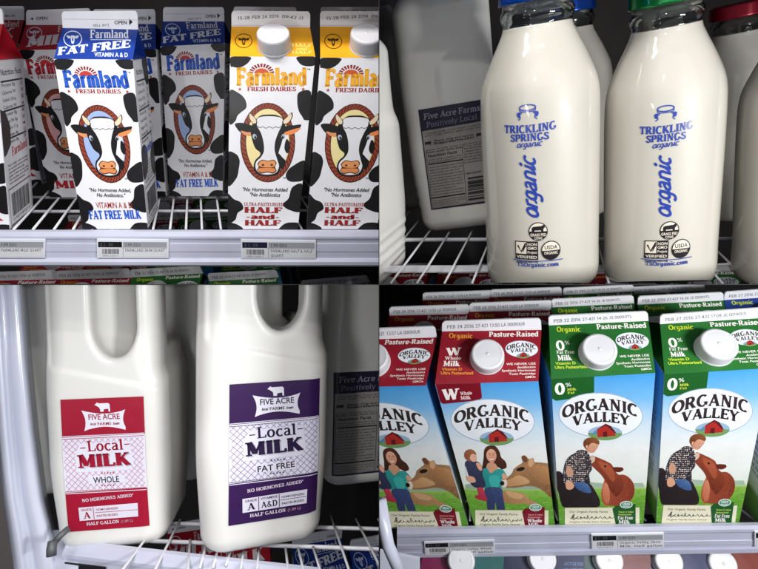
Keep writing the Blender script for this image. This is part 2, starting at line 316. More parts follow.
class Art:
    """printed artwork in reference pixels (y down), kept as layered faces in the unit square"""
    def __init__(s, T): s.T = T; s.items = []; s.layer = 0; s.tr = lambda x, y: (x, y)
    held = False
    def hold(s): s.layer += 1; s.held = True
    def free(s, up=0): s.held = False; s.layer += up
    def dabs(s, pts, dark, light, n=160, r=3.0, ang=-60, seed=1, smooth=True, elong=1.8, flow=20, spread=.35):
        n = int(n*1.5); r *= .72; elong = min(elong, 2.2); spread *= .5
        """tonal modelling of a printed picture: many small brush-like dots between two inks inside an outline"""
        if smooth: pts = catmull(pts, True, 4)
        rr = random.Random(seed); xs = [p[0] for p in pts]; ys = [p[1] for p in pts]; x0, x1, y0, y1 = min(xs), max(xs), min(ys), max(ys)
        ax, ay = math.cos(R(ang)), math.sin(R(ang)); pr_ = [p[0]*ax + p[1]*ay for p in pts]; m0, m1 = min(pr_), max(pr_); m = len(pts)
        s.hold(); k = 0; tries = 0
        while k < n and tries < n*5:
            tries += 1
            x, y = rr.uniform(x0, x1), rr.uniform(y0, y1); c = True
            fx, fy = math.cos(R(flow))*r*elong, math.sin(R(flow))*r*elong
            for ox, oy in ((fx, fy), (-fx, -fy), (-fy*.5, fx*.5), (fy*.5, -fx*.5)):
                w_ = False; xx, yy = x+ox, y+oy
                for i in range(m):
                    xa, ya = pts[i]; xb, yb_ = pts[(i+1) % m]
                    if (ya > yy) != (yb_ > yy) and xx < (xb-xa)*(yy-ya)/(yb_-ya)+xa: w_ = not w_
                if not w_: c = False; break
            if not c: continue
            k += 1
            t = (x*ax + y*ay - m0)/(m1-m0+1e-6) + rr.gauss(0, spread*.3); t = .2 + .6*min(max(t, 0), 1)
            q = r*rr.uniform(.6, 1.3)
            s.ell(x, y, q*elong, q, tuple(dark[i]+(light[i]-dark[i])*t for i in range(3)), rot=flow + rr.uniform(-18, 18), n=7)
            it = s.items[-1]; s.items[-1] = (it[0], it[1], it[2], it[3], s.layer + 4*k/n)
        s.free(5)
    def fig(s, pts, dark, light, **k):
        mid = tuple((dark[i]+light[i])/2 for i in range(3)); s.blob(pts, mid); s.dabs(pts, dark, light, **k)
    def raw(s, V, Fc, col, percol=None):
        if not s.held: s.layer += 1
        s.items.append(([s.T(*s.tr(*p)) for p in V], Fc, col, percol, s.layer))
    def poly(s, pts, col, smooth=False, n=5):
        if smooth: pts = catmull(pts, True, n)
        tri = tessellate_polygon([[Vector((p[0], p[1], 0)) for p in pts]])
        s.raw(pts, [tuple(t) for t in tri], col)
    def blob(s, pts, col, n=5): s.poly(pts, col, True, n)
    def ell(s, cx, cy, rx, ry, col, rot=0, n=32, a0=0, a1=360):
        c, sn = math.cos(R(rot)), math.sin(R(rot))
        pts = [(cx + c*x - sn*y, cy + sn*x + c*y) for x, y in arc(0, 0, rx, ry, a0, a1, n)]
        if a1 - a0 == 360: pts = pts[:-1]
        s.poly(pts, col)
    def line(s, pts, w, col, smooth=False, closed=False, n=5):
        if smooth: pts = catmull(pts, closed, n)
        v, f = stroke_quads(pts, closed, lambda a: w); s.raw(v, f, col)
    def outline(s, cx, cy, rx, ry, w, col, rot=0, n=40):
        c, sn = math.cos(R(rot)), math.sin(R(rot))
        s.line([(cx + c*x - sn*y, cy + sn*x + c*y) for x, y in ring(0, 0, rx, ry, n)], w, col, closed=True)
    def rect(s, x0, y0, x1, y1, col): s.raw([(x0, y0), (x1, y0), (x1, y1), (x0, y1)], [(0, 1, 2, 3)], col)
    def grad(s, rows, x0, x1, nx=4):
        """horizontal printed bands blending from row colour to row colour: [(y, colour)]"""
        V, C, Fc = [], [], []
        for y, c in rows:
            for i in range(nx + 1): V.append((x0 + (x1-x0)*i/nx, y)); C.append(lin(c))
        for r in range(len(rows)-1):
            for i in range(nx):
                a = r*(nx+1)+i; Fc.append((a, a+1, a+nx+2, a+nx+1))
        s.raw(V, Fc, None, C)
    def text(s, t, p0, p1, h, col, font='slab', shear=0.0, arch=0.0, bold=.02, thick=.2, thin=.1, serif=.09, outline=None, ow=.06):
        if font == 'slab': V, Fc, w = slab_text(t, thick, thin, serif)
        elif font == 'script': V, Fc, w = slab_text(t, thick, thick, 0, track=-.07, mono=True)
        elif font == 'mono': V, Fc, w = slab_text(t, thick, thick, 0, mono=True)
        else: V, Fc, w = sans_text(t, bold)
        dx, dy = p1[0]-p0[0], p1[1]-p0[1]; l = math.hypot(dx, dy) or 1
        ex, ey = dx/l, dy/l; ux, uy = ey, -ex
        def put(V, grow=0):
            out = []
            for x, y in V:
                k = x / w; a = arch * (1 - (2*k-1)**2)
                xx = x/w*l + shear*y*h; yy = y*h + a
                out.append((p0[0] + ex*xx + ux*yy, p0[1] + ey*xx + uy*yy))
            return out
        if outline is not None and font in ('slab', 'script'):
            V2, F2, _ = slab_text(t, thick + ow*2, thin + ow*2, serif + ow if font == 'slab' else 0, track=-.07 if font == 'script' else 0, mono=(font == 'script'))
            s.raw(put(V2), F2, outline)
        s.raw(put(V), Fc, col)

LAY = 0.000004
def refine(V, Fc, mx):
    V = list(V); out = []; st = []
    for f in Fc:
        for i in range(1, len(f)-1): st.append((f[0], f[i], f[i+1]))
    while st:
        a, b, c = st.pop()
        e = [(math.dist(V[a], V[b]), a, b, c), (math.dist(V[b], V[c]), b, c, a), (math.dist(V[c], V[a]), c, a, b)]
        l, p, q, r_ = max(e)
        if l > mx:
            V.append(((V[p][0]+V[q][0])/2, (V[p][1]+V[q][1])/2)); m = len(V)-1
            st.append((p, m, r_)); st.append((m, q, r_))
        else: out.append((a, b, c))
    return V, out

def lay(mb, art, surf, mi=0, h0=0.00012, step=LAY, fine=None):
    for V, Fc, col, pc, k in art.items:
        if fine and pc is None: V, Fc = refine(V, Fc, fine)
        P = [surf(u, v, h0 + k * step) for u, v in V]
        if len(P) == 0: continue
        # keep every face turned outwards
        fs = []
        for f in Fc:
            a = 0
            for i in range(len(f)):
                x0, y0 = V[f[i]]; x1, y1 = V[f[(i+1) % len(f)]]; a += x0*y1 - x1*y0
            fs.append(f if a > 0 else f[::-1])
        mb.add(P, fs, col if col is not None else (255,)*3, mi, False, pc)

def quad_surf(bl, br, tr, tl, inset=0.0):
    n = (br - bl).cross(tl - bl).normalized()
    def f(u, v, h):
        w = (br - bl).length; hh = (tl - bl).length
        iu, iv = inset / w, inset / hh
        u = iu + u * (1 - 2*iu); v = iv + v * (1 - 2*iv)
        u = min(max(u, 0.0), 1.0); v = min(max(v, 0.0), 1.0)
        return bl*(1-u)*(1-v) + br*u*(1-v) + tr*u*v + tl*(1-u)*v + n*h
    f.n = n
    return f

def lathe(mb, prof, n=48, mi=0, col=(255, 255, 255), smooth=True, M=None, cap0=True, cap1=True, ridge=0):
    V = []
    for k, (r, z) in enumerate(prof):
        for i in range(n):
            a = 2*math.pi*i/n; rr = r
            if ridge and r > 0 and 0 < k: rr = r - (ridge if i % 2 else 0)
            p = Vector((rr*math.cos(a), rr*math.sin(a), z)); V.append(M @ p if M else p)
    Fc = []
    for k in range(len(prof)-1):
        for i in range(n):
            j = (i+1) % n; Fc.append((k*n+i, k*n+j, (k+1)*n+j, (k+1)*n+i))
    mb.add(V, Fc, col, mi, smooth)
    caps = []
    if cap0: caps.append(tuple(range(n))[::-1])
    if cap1: caps.append(tuple(range((len(prof)-1)*n, len(prof)*n)))
    if caps: mb.add(V, caps, col, mi, False)

def tube(mb, pts, r, n=8, mi=0, col=(255, 255, 255)):
    V, Fc = [], []
    for i, p in enumerate(pts):
        d = (pts[min(i+1, len(pts)-1)] - pts[max(i-1, 0)]).normalized()
        a = d.cross(Vector((0, 0, 1)) if abs(d.z) < .9 else Vector((1, 0, 0))).normalized(); b = d.cross(a)
        for k in range(n):
            t = 2*math.pi*k/n; V.append(p + a*r*math.cos(t) + b*r*math.sin(t))
    for i in range(len(pts)-1):
        for k in range(n):
            j = (k+1) % n; Fc.append((i*n+k, i*n+j, (i+1)*n+j, (i+1)*n+k))
    Fc += [tuple(range(n))[::-1], tuple(range((len(pts)-1)*n, len(pts)*n))]
    mb.add(V, Fc, col, mi, True)
# ------------------------------------------------------------------ artwork of the cow cartons
BLK = (22, 20, 22); WHT = (232, 232, 236); INKRED = (165, 45, 45)
THEME = {
 'half': dict(main=(238, 168, 28), dark=(190, 110, 20), oval=(240, 224, 160), logo=(246, 178, 40), logod=(196, 120, 40)),
 'skim': dict(main=(26, 60, 150), dark=(18, 45, 120), oval=(160, 182, 226), logo=(38, 92, 200), logod=(20, 40, 110)),
 'milk': dict(main=(175, 28, 44), dark=(120, 15, 30), oval=(226, 170, 172), logo=(190, 40, 56), logod=(110, 20, 35))}
def cow_front(kind):
    th = THEME[kind]
    a = Art(homog([(10, 555), (292, 555), (362, -135), (20, -135)]))
    a.grad([(-140, WHT), (560, WHT)], 0, 370, 2)
    # crop of the top (reference 190,0 at 3.99) -> this reference
    a.tr = lambda x, y: ((190 + x/3.99 - 225) * 4.01, (y/3.99 - 90) * 4.01)
    a.blob([(158, 222), (236, 222), (234, 240), (215, 258), (190, 268), (165, 264), (158, 262)], BLK)
    a.blob([(430, 222), (506, 222), (503, 255), (480, 262), (452, 258), (436, 245)], BLK)
    # rising sun over the name
    sr = (205, 90, 50) if kind == 'half' else (190, 60, 50)
    for k in range(11):
        t0 = 180 - k*16.4 - 2
        a.poly([(283 + 34*math.cos(R(t0)), 292 - 26*math.sin(R(t0))), (283 + 52*math.cos(R(t0)), 292 - 42*math.sin(R(t0))),
                (283 + 52*math.cos(R(t0-11)), 292 - 42*math.sin(R(t0-11))), (283 + 34*math.cos(R(t0-11)), 292 - 26*math.sin(R(t0-11)))], (140, 40, 30))
    a.poly(arc(283, 292, 30, -22, 0, 180, 14), sr)
    a.text('Farmland', (181, 343), (470, 341), 74, th['logo'], thick=.24, thin=.13, serif=.1, outline=th['logod'] if kind != 'half' else (200, 130, 50), ow=.03)
    a.text('FRESH DAIRIES', (225, 366), (425, 366), 18, INKRED, thick=.24, thin=.12)
    for sx in (195, 454):
        a.poly([(sx + (9 if i % 2 == 0 else 3.6)*math.sin(R(36*i)), 358 - (9 if i % 2 == 0 else 3.6)*math.cos(R(36*i))) for i in range(10)], INKRED)
    a.text('TM', (470, 278), (484, 278), 7, BLK, 'sans')
    a.tr = lambda x, y: (x, y)
    # coat patches
    for p in ([(16, 15), (50, 20), (74, 45), (78, 75), (60, 92), (46, 106), (38, 126), (16, 132)],
              [(300, 18), (345, 16), (345, 110), (322, 122), (312, 108), (300, 88), (294, 55)],
              [(8, 268), (38, 268), (52, 290), (50, 320), (40, 358), (8, 382)],
              [(250, 340), (272, 316), (320, 296), (322, 360), (275, 372), (252, 362)],
              [(6, 430), (32, 446), (58, 458), (66, 480), (46, 495), (36, 520), (4, 528)],
              [(236, 462), (258, 440), (272, 400), (312, 392), (308, 482), (264, 482)],
              [(4, 536), (34, 538), (62, 552), (58, 562), (4, 562)], [(222, 556), (250, 536), (300, 538), (300, 562), (226, 562)]):
        gx, gy = sum(q[0] for q in p)/len(p), sum(q[1] for q in p)/len(p); a.blob([(gx+(x-gx)*1.12, gy+(y-gy)*1.10) for x, y in p], BLK)
    # rope oval
    a.ell(170, 216, 113, 161, (70, 24, 18))
    a.ell(170, 216, 109, 157, (150, 66, 42))
    a.hold()
    for k in range(46):
        t = 2*math.pi*k/46
        x0, y0 = 170 + 92*math.cos(t), 216 + 140*math.sin(t); x1, y1 = 170 + 110*math.cos(t+.13), 216 + 158*math.sin(t+.13)
        a.line([(x0, y0), (x1, y1)], 3.6, (78, 26, 20))
    a.free()
    a.ell(170, 216, 92, 139, (70, 24, 18))
    a.ell(170, 216, 89, 136, th['oval'])
    # neck in black and white
    a.blob([(205, 150), (236, 160), (252, 190), (254, 235), (238, 300), (222, 318), (212, 300), (206, 270)], WHT)
    a.blob([(246, 205), (258, 215), (262, 240), (250, 262), (238, 240)], BLK)
    a.blob([(212, 262), (232, 280), (243, 292), (238, 316), (226, 326), (214, 300)], BLK)
    # ears
    for pts, c in (([(36, 142), (66, 138), (102, 148), (120, 160), (112, 176), (96, 192), (66, 182), (46, 164)], BLK),
                   ([(60, 170), (86, 176), (114, 176), (104, 188), (88, 191), (70, 184)], (226, 150, 100)),
                   ([(308, 146), (276, 148), (242, 152), (226, 168), (240, 186), (268, 186), (290, 172)], BLK),
                   ([(306, 158), (270, 166), (238, 178), (246, 188), (268, 185), (290, 174)], (236, 140, 80))):
        a.blob(pts, c)
    # face
    a.blob([(118, 128), (140, 108), (170, 104), (204, 106), (236, 122), (242, 150), (236, 180), (226, 222), (214, 262), (218, 290), (224, 312), (214, 342), (188, 352), (148, 352), (122, 340), (112, 316), (118, 290), (136, 272), (138, 258), (118, 240), (104, 200), (100, 160)], BLK)
    a.blob([(126, 122), (150, 112), (200, 112), (230, 122), (226, 150), (212, 180), (200, 215), (198, 250), (208, 285), (216, 312), (206, 336), (184, 345), (150, 345), (128, 334), (119, 314), (124, 294), (142, 276), (154, 252), (152, 216), (142, 180), (126, 150)], WHT)
    a.line([(128, 152), (138, 158), (150, 154), (162, 160), (176, 154), (190, 160), (202, 154), (214, 158), (224, 152)], 2.6, (60, 60, 64), smooth=True)
    # eyes
    for ex, s_ in ((116, 1), (234, -1)):
        a.ell(ex, 194, 8, 11, (190, 200, 216), rot=-18*s_); a.ell(ex + 2*s_, 196, 5, 8, BLK, rot=-18*s_); a.ell(ex, 192, 1.6, 2.4, WHT)
    # horns
    for pts in ([(94, 96), (104, 104), (122, 122), (126, 140), (112, 144), (98, 128), (91, 110)], [(268, 95), (272, 112), (258, 136), (236, 146), (229, 132), (246, 116)]):
        a.blob(pts, BLK)
        cx = sum(p[0] for p in pts)/len(pts); cy = sum(p[1] for p in pts)/len(pts)
        a.blob([(cx+(p[0]-cx)*.8, cy+(p[1]-cy)*.84) for p in pts], (236, 214, 180))
    # muzzle
    a.blob([(128, 302), (146, 287), (170, 291), (194, 287), (206, 300), (200, 316), (206, 330), (192, 342), (168, 338), (142, 342), (126, 328), (132, 316)], (90, 40, 20))
    a.blob([(132, 303), (148, 290), (170, 294), (192, 290), (202, 301), (196, 314), (170, 318), (138, 314)], (228, 150, 92))
    a.blob([(132, 322), (150, 320), (190, 320), (202, 328), (190, 338), (168, 334), (144, 338), (130, 330)], (222, 140, 84))
    a.ell(150, 308, 5, 4, BLK); a.ell(186, 308, 5, 4, BLK)
    a.text('TM', (232, 362), (244, 362), 6, BLK, 'sans')
    a.text('"No Hormones Added,' if kind != 'half' else '"No Hormones Added', (64, 411), (250, 413), 15, BLK, 'sans', shear=.22, bold=.045)
    a.text('No Antibiotics."' if kind != 'half' else '"No Antibiotics', (94, 431), (220, 433), 15, BLK, 'sans', shear=.22, bold=.045)
    if kind == 'half':
        a.text('ULTRA-PASTEURIZED', (72, 468), (236, 470), 13, INKRED, thick=.2, thin=.1)
        a.text('HALF', (74, 495), (230, 497), 22, (160, 40, 40), thick=.3, thin=.14, serif=.12)
        a.text('-and-', (80, 518), (220, 520), 17, (160, 40, 40), thick=.3, thin=.16, serif=.12)
        a.text('HALF', (76, 544), (224, 545), 21, (160, 40, 40), thick=.3, thin=.14, serif=.12)
    else:
        a.text('VITAMIN A & D' if kind == 'skim' else 'VITAMIN D', (84, 476), (244, 476), 24, INKRED, 'sans', bold=.01)
        a.text('FAT FREE MILK' if kind == 'skim' else 'MILK', (46, 520), (276, 518), 34, th['logo'], thick=.28, thin=.12, serif=.1)
    return a

def emblem(a, cx, cy, r, ground, ink):
    a.outline(cx, cy, r, r*.86, r*.1, ink)
    a.blob([(cx-.2*r, cy-.35*r), (cx+.2*r, cy-.35*r), (cx+.22*r, cy), (cx+.12*r, cy+.5*r), (cx-.12*r, cy+.5*r), (cx-.22*r, cy)], ink)
    a.blob([(cx-.7*r, cy-.35*r), (cx-.3*r, cy-.3*r), (cx-.25*r, cy-.1*r), (cx-.5*r, cy-.05*r)], ink)
    a.blob([(cx+.7*r, cy-.35*r), (cx+.3*r, cy-.3*r), (cx+.25*r, cy-.1*r), (cx+.5*r, cy-.05*r)], ink)
    a.ell(cx, cy+.1*r, .08*r, .2*r, ground)

def cow_gable(kind):
    th = THEME[kind]
    if kind == 'half':
        a = Art(homog([(160, 226), (500, 226), (480, 103), (165, 105)]))
        a.rect(140, 90, 520, 240, th['main'])
        emblem(a, 212, 162, 33, th['main'], (60, 40, 20))
        pale = (250, 222, 130)
        a.text('HALF', (405, 185), (490, 185), 16, pale, bold=.02); a.text('-and-', (412, 200), (480, 200), 11, pale); a.text('HALF', (405, 216), (490, 216), 13, pale)
    else:
        a = Art(homog([(215, 235), (530, 238), (550, 118), (250, 112)]))
        a.rect(180, 100, 580, 250, th['main'])
        emblem(a, 290, 155, 36, th['main'], (215, 222, 240))
        if kind == 'skim':
            a.text('Farmland', (360, 152), (516, 152), 34, (235, 238, 246), thick=.18, thin=.1)
            a.line([(362, 159), (514, 158)], 2.5, (200, 210, 235))
            a.text('FAT FREE', (228, 222), (522, 190), 32, (238, 240, 248), shear=.25, thick=.26, thin=.12)
            a.text('VITAMIN A & D', (378, 227), (512, 229), 18, (220, 228, 245), 'sans')
        else:
            a.text('Farmland', (400, 150), (530, 150), 30, (238, 225, 228), thick=.18, thin=.1)
            a.text('MILK', (250, 222), (500, 205), 50, (240, 232, 234), shear=.25, thick=.3, thin=.13)
    return a

def cow_seam(kind):
    a = Art(homog([(250, 112), (550, 118), (548, 40), (245, 42)]))
    a.grad([(30, WHT), (125, WHT)], 240, 556, 1)
    if kind == 'skim':
        a.text('SELL BY', (362, 105), (418, 104), 10, BLK, 'sans', bold=.0); a.line([(423, 92), (423, 106)], 2, BLK)
        a.text('OPEN', (448, 96), (502, 96), 16, BLK, 'sans', bold=.03); a.poly([(512, 72), (528, 86), (512, 100)], BLK)
        a.line([(252, 74), (546, 78)], 2.2, (188, 188, 192))
    elif kind == 'half':
        a.text('15-28 FEB 24 2016', (268, 82), (420, 70), 14, (60, 60, 62), 'mono', thick=.14)
        a.text('09:42 J1', (430, 72), (520, 80), 14, (60, 60, 62), 'mono', thick=.14)
        a.line([(252, 106), (546, 110)], 2.2, (180, 180, 186))
    else:
        a.text('OPEN', (290, 88), (340, 88), 14, BLK, 'sans', bold=.02); a.poly([(278, 76), (266, 83), (278, 90)], BLK)
        a.text('SELL BY', (440, 98), (500, 98), 10, BLK, 'sans')
    return a

def lines_of_text(a, x0, y0, x1, dy, n, h, col, seed=1, font='sans'):
    rr = random.Random(seed)
    W = ['pasteurized', 'grade A', 'milk from', 'cows fed', 'vitamin', 'keep cold', 'no added', 'farm', 'fresh', 'daily', 'calcium', 'the', 'and', 'of our', 'dairy', 'per cup', 'serving', 'total']
    a.hold()
    for i in range(n):
        t = ' '.join(rr.choice(W) for _ in range(4)); e = x1 - rr.random()*.25*(x1-x0) if i % 3 == 2 else x1
        a.text(t, (x0, y0 + i*dy), (e, y0 + i*dy), h, col, font, bold=.01)
    a.free()

def barcode(a, x0, y0, x1, y1, col=BLK, seed=3):
    rr = random.Random(seed); x = x0; a.hold()
    while x < x1:
        w = rr.choice((1, 1, 2, 3)) * (x1-x0) / 90; a.rect(x, y0, min(x+w, x1), y1, col); x += w + rr.choice((1, 1, 2)) * (x1-x0) / 90
    a.free()

def cow_side(kind, left=False):
    th = THEME[kind]
    a = Art(homog([(0, 230), (100, 230), (100, 0), (0, 0)]))
    a.rect(0, 0, 100, 230, WHT)
    rr = random.Random(5 + len(kind))
    a.text('Nutrition Facts', (12, 18), (88, 18), 8, BLK, 'sans', bold=.04)
    for i in range(9):
        y = 26 + i*9.5
        if i in (0, 4, 8): a.line([(10, y), (92, y)], 2.4, BLK)
        a.text(rr.choice(['Total Fat 0g', 'Sodium 125mg', 'Calories 90', 'Protein 8g', 'Sugars 11g']), (12, y+7), (60, y+7), 4.6, BLK, 'sans', bold=.01)
        a.text('%d' % rr.randint(2, 40), (80, y+7), (90, y+7), 4.6, BLK, 'sans')
    if kind == 'milk':
        a.poly([(0, 60), (18, 66), (30, 85), (28, 110), (10, 122), (0, 124)], (60, 54, 54))
    else:
        for p in ([(60, 0), (100, 0), (100, 30), (82, 34), (66, 20)], [(0, 118), (26, 112), (44, 126), (36, 150), (14, 158), (0, 154)], [(70, 130), (100, 122), (100, 165), (84, 168), (66, 152)]): a.blob(p, BLK)
    a.text('Farmland', (30, 128), (92, 124), 13, th['logo'], thick=.22)
    lines_of_text(a, 12, 140, 90, 5.2, 6, 3.6, (60, 50, 50), 4)
    a.line([(6, 172), (96, 172), (96, 226), (6, 226)], 1.8, BLK, closed=True)
    barcode(a, 14, 180, 86, 214, seed=len(kind)); a.text('0 74117 00152 3', (16, 222), (84, 222), 5, BLK, 'mono', thick=.12)
    return a

# ------------------------------------------------------------------ artwork of the pasture cartons
def seam_date(a, x0, y0, x1, y1, t, h=11, col=(70, 70, 78)):
    a.text(t, (x0, y0), (x1, y1), h, col, 'mono', thick=.15)

OV = {'red': dict(base=(140, 22, 38), deep=(122, 14, 32), zero=False), 'green': dict(base=(32, 100, 38), deep=(26, 88, 34), zero=True),
      'blue': dict(base=(30, 58, 130), deep=(20, 40, 100), zero=False)}
def ov_logo(a, cx, cy, s, ring_=True):
    a.ell(cx, cy, 158*s, 84*s, (150, 172, 196), 3); a.ell(cx, cy, 155*s, 81*s, (226, 230, 236), 3)
    k = (48, 40, 42)
    a.text('ORGANIC', (cx-144*s, cy+14*s), (cx+140*s, cy+8*s), 43*s, k, arch=30*s, thick=.24, thin=.13, serif=.07, outline=(240, 240, 244), ow=.03)
    a.text('VALLEY', (cx-105*s, cy+42*s), (cx+108*s, cy+40*s), 37*s, k, arch=16*s, thick=.25, thin=.13, serif=.07, outline=(240, 240, 244), ow=.03)
    bx, by = cx+16*s, cy+66*s
    a.ell(bx, by, 64*s, 27*s, (146, 176, 200)); a.poly([(bx-64*s, by+2*s)] + [(bx+64*s*math.cos(R(t)), by+27*s*math.sin(R(t))) for t in range(0, 181, 12)], (110, 150, 90))
    a.poly([(bx-52*s, by+6*s), (bx-34*s, by-12*s), (bx-16*s, by+2*s)], (90, 130, 165))
    a.poly([(bx-30*s, by-14*s), (bx+2*s, by-32*s), (bx+34*s, by-12*s), (bx+40*s, by+10*s), (bx-28*s, by+16*s)], (168, 44, 38))
    a.poly([(bx-34*s, by-12*s), (bx+2*s, by-35*s), (bx+22*s, by-26*s), (bx+44*s, by+2*s), (bx+34*s, by-2*s), (bx+4*s, by-28*s)], (86, 28, 30))
    a.poly([(bx-8*s, by+14*s), (bx-8*s, by-4*s), (bx+8*s, by-6*s), (bx+8*s, by+14*s)], (96, 24, 26))

def sky_and_grass(a, x0, x1, ytop, ymid, yg, ybot):
    a.grad([(ytop-20, (66, 150, 214)), (ytop+(ymid-ytop)*.35, (112, 176, 224)), (ytop+(ymid-ytop)*.8, (196, 214, 226)), (ymid+40, (226, 228, 226)), (yg-14, (224, 230, 222)), (yg, (206, 222, 180)),
            (yg+10, (140, 184, 80)), (yg+50, (104, 164, 52)), (ybot+10, (88, 150, 48))], x0, x1, 6)
    rr = random.Random(9); a.hold()
    for k in range(420):
        x = x0 + rr.random()*(x1-x0); y = yg + 12 + rr.random()*(ybot-yg-8); c = rr.choice([(84, 140, 44), (120, 176, 64), (140, 190, 80), (96, 156, 50)])
        a.poly([(x, y), (x+rr.uniform(6, 26), y-rr.uniform(0, 2)), (x+rr.uniform(6, 22), y+rr.uniform(1.5, 4))], c)
    a.free()

def banner(a, x0, x1, y0, y1, tabx, kind, sy):
    a.rect(x0, y0, x1, y1+6, (232, 228, 200))
    a.line([(x0, y0), (x1, y0)], 2, (180, 176, 140))
    a.text('Our Organic Family Farms', (x0+16, y0+17), (tabx-30, y0+18), 7.5, (110, 104, 90), 'sans')
    rr = random.Random(sy)
    pts = []
    x = x0 + 24
    while x < tabx - 12:
        k_ = len(pts); pts.append((x + (3.5 if k_ % 4 == 1 else -2.5 if k_ % 4 == 3 else 0), y0+36+(-1)**k_*rr.uniform(1.5, 5.5) - (9 if k_ in (3, 17, 30) else 0))); x += rr.uniform(2.0, 5.5)
    a.line(pts, 2.0, (40, 38, 44), smooth=True, n=4); a.line([(x0+20, y0+40), (x0+34, y0+22), (x0+30, y0+42), (x0+50, y0+30)], 2.2, (40, 38, 44), smooth=True)
    a.text('Organic Family Farm Owner', (x0+16, y0+52), (tabx-20, y0+52), 5.5, (110, 104, 90), 'sans')
    col = OV[kind]['deep']
    a.poly([(tabx-14, y0+4), (tabx, y0-6), (x1-14, y0-12), (x1-14, y1+8), (tabx-2, y1+8)], col)
    cx = (tabx+x1-12)/2
    a.ell(cx, y0-10, 23, 13, (236, 240, 238)); a.ell(cx, y0-10, 20, 10.5, (70, 140, 110)); a.text('USDA', (cx-14, y0-9), (cx+14, y0-9), 8, (240, 245, 240), 'sans', bold=.03)
    a.text('ORGANIC', (cx-13, y0-2), (cx+13, y0-2), 4.5, (240, 245, 240), 'sans')
    c2 = (236, 150, 150) if kind == 'red' else (190, 220, 90)
    a.text('Vitamin D Added', (tabx+8, y0+18), (x1-22, y0+18), 6, c2, 'sans'); a.text('Pasteurized', (tabx+8, y0+27), (x1-30, y0+27), 6, c2, 'sans')
    a.text('Whole' if kind == 'red' else 'Fat Free', (tabx+6, y0+42), (x1-24, y0+42), 12, (244, 240, 236), thick=.2)
    a.text('Milk', (tabx+8, y0+57), (x1-34, y0+57), 13, (244, 240, 236), thick=.2)

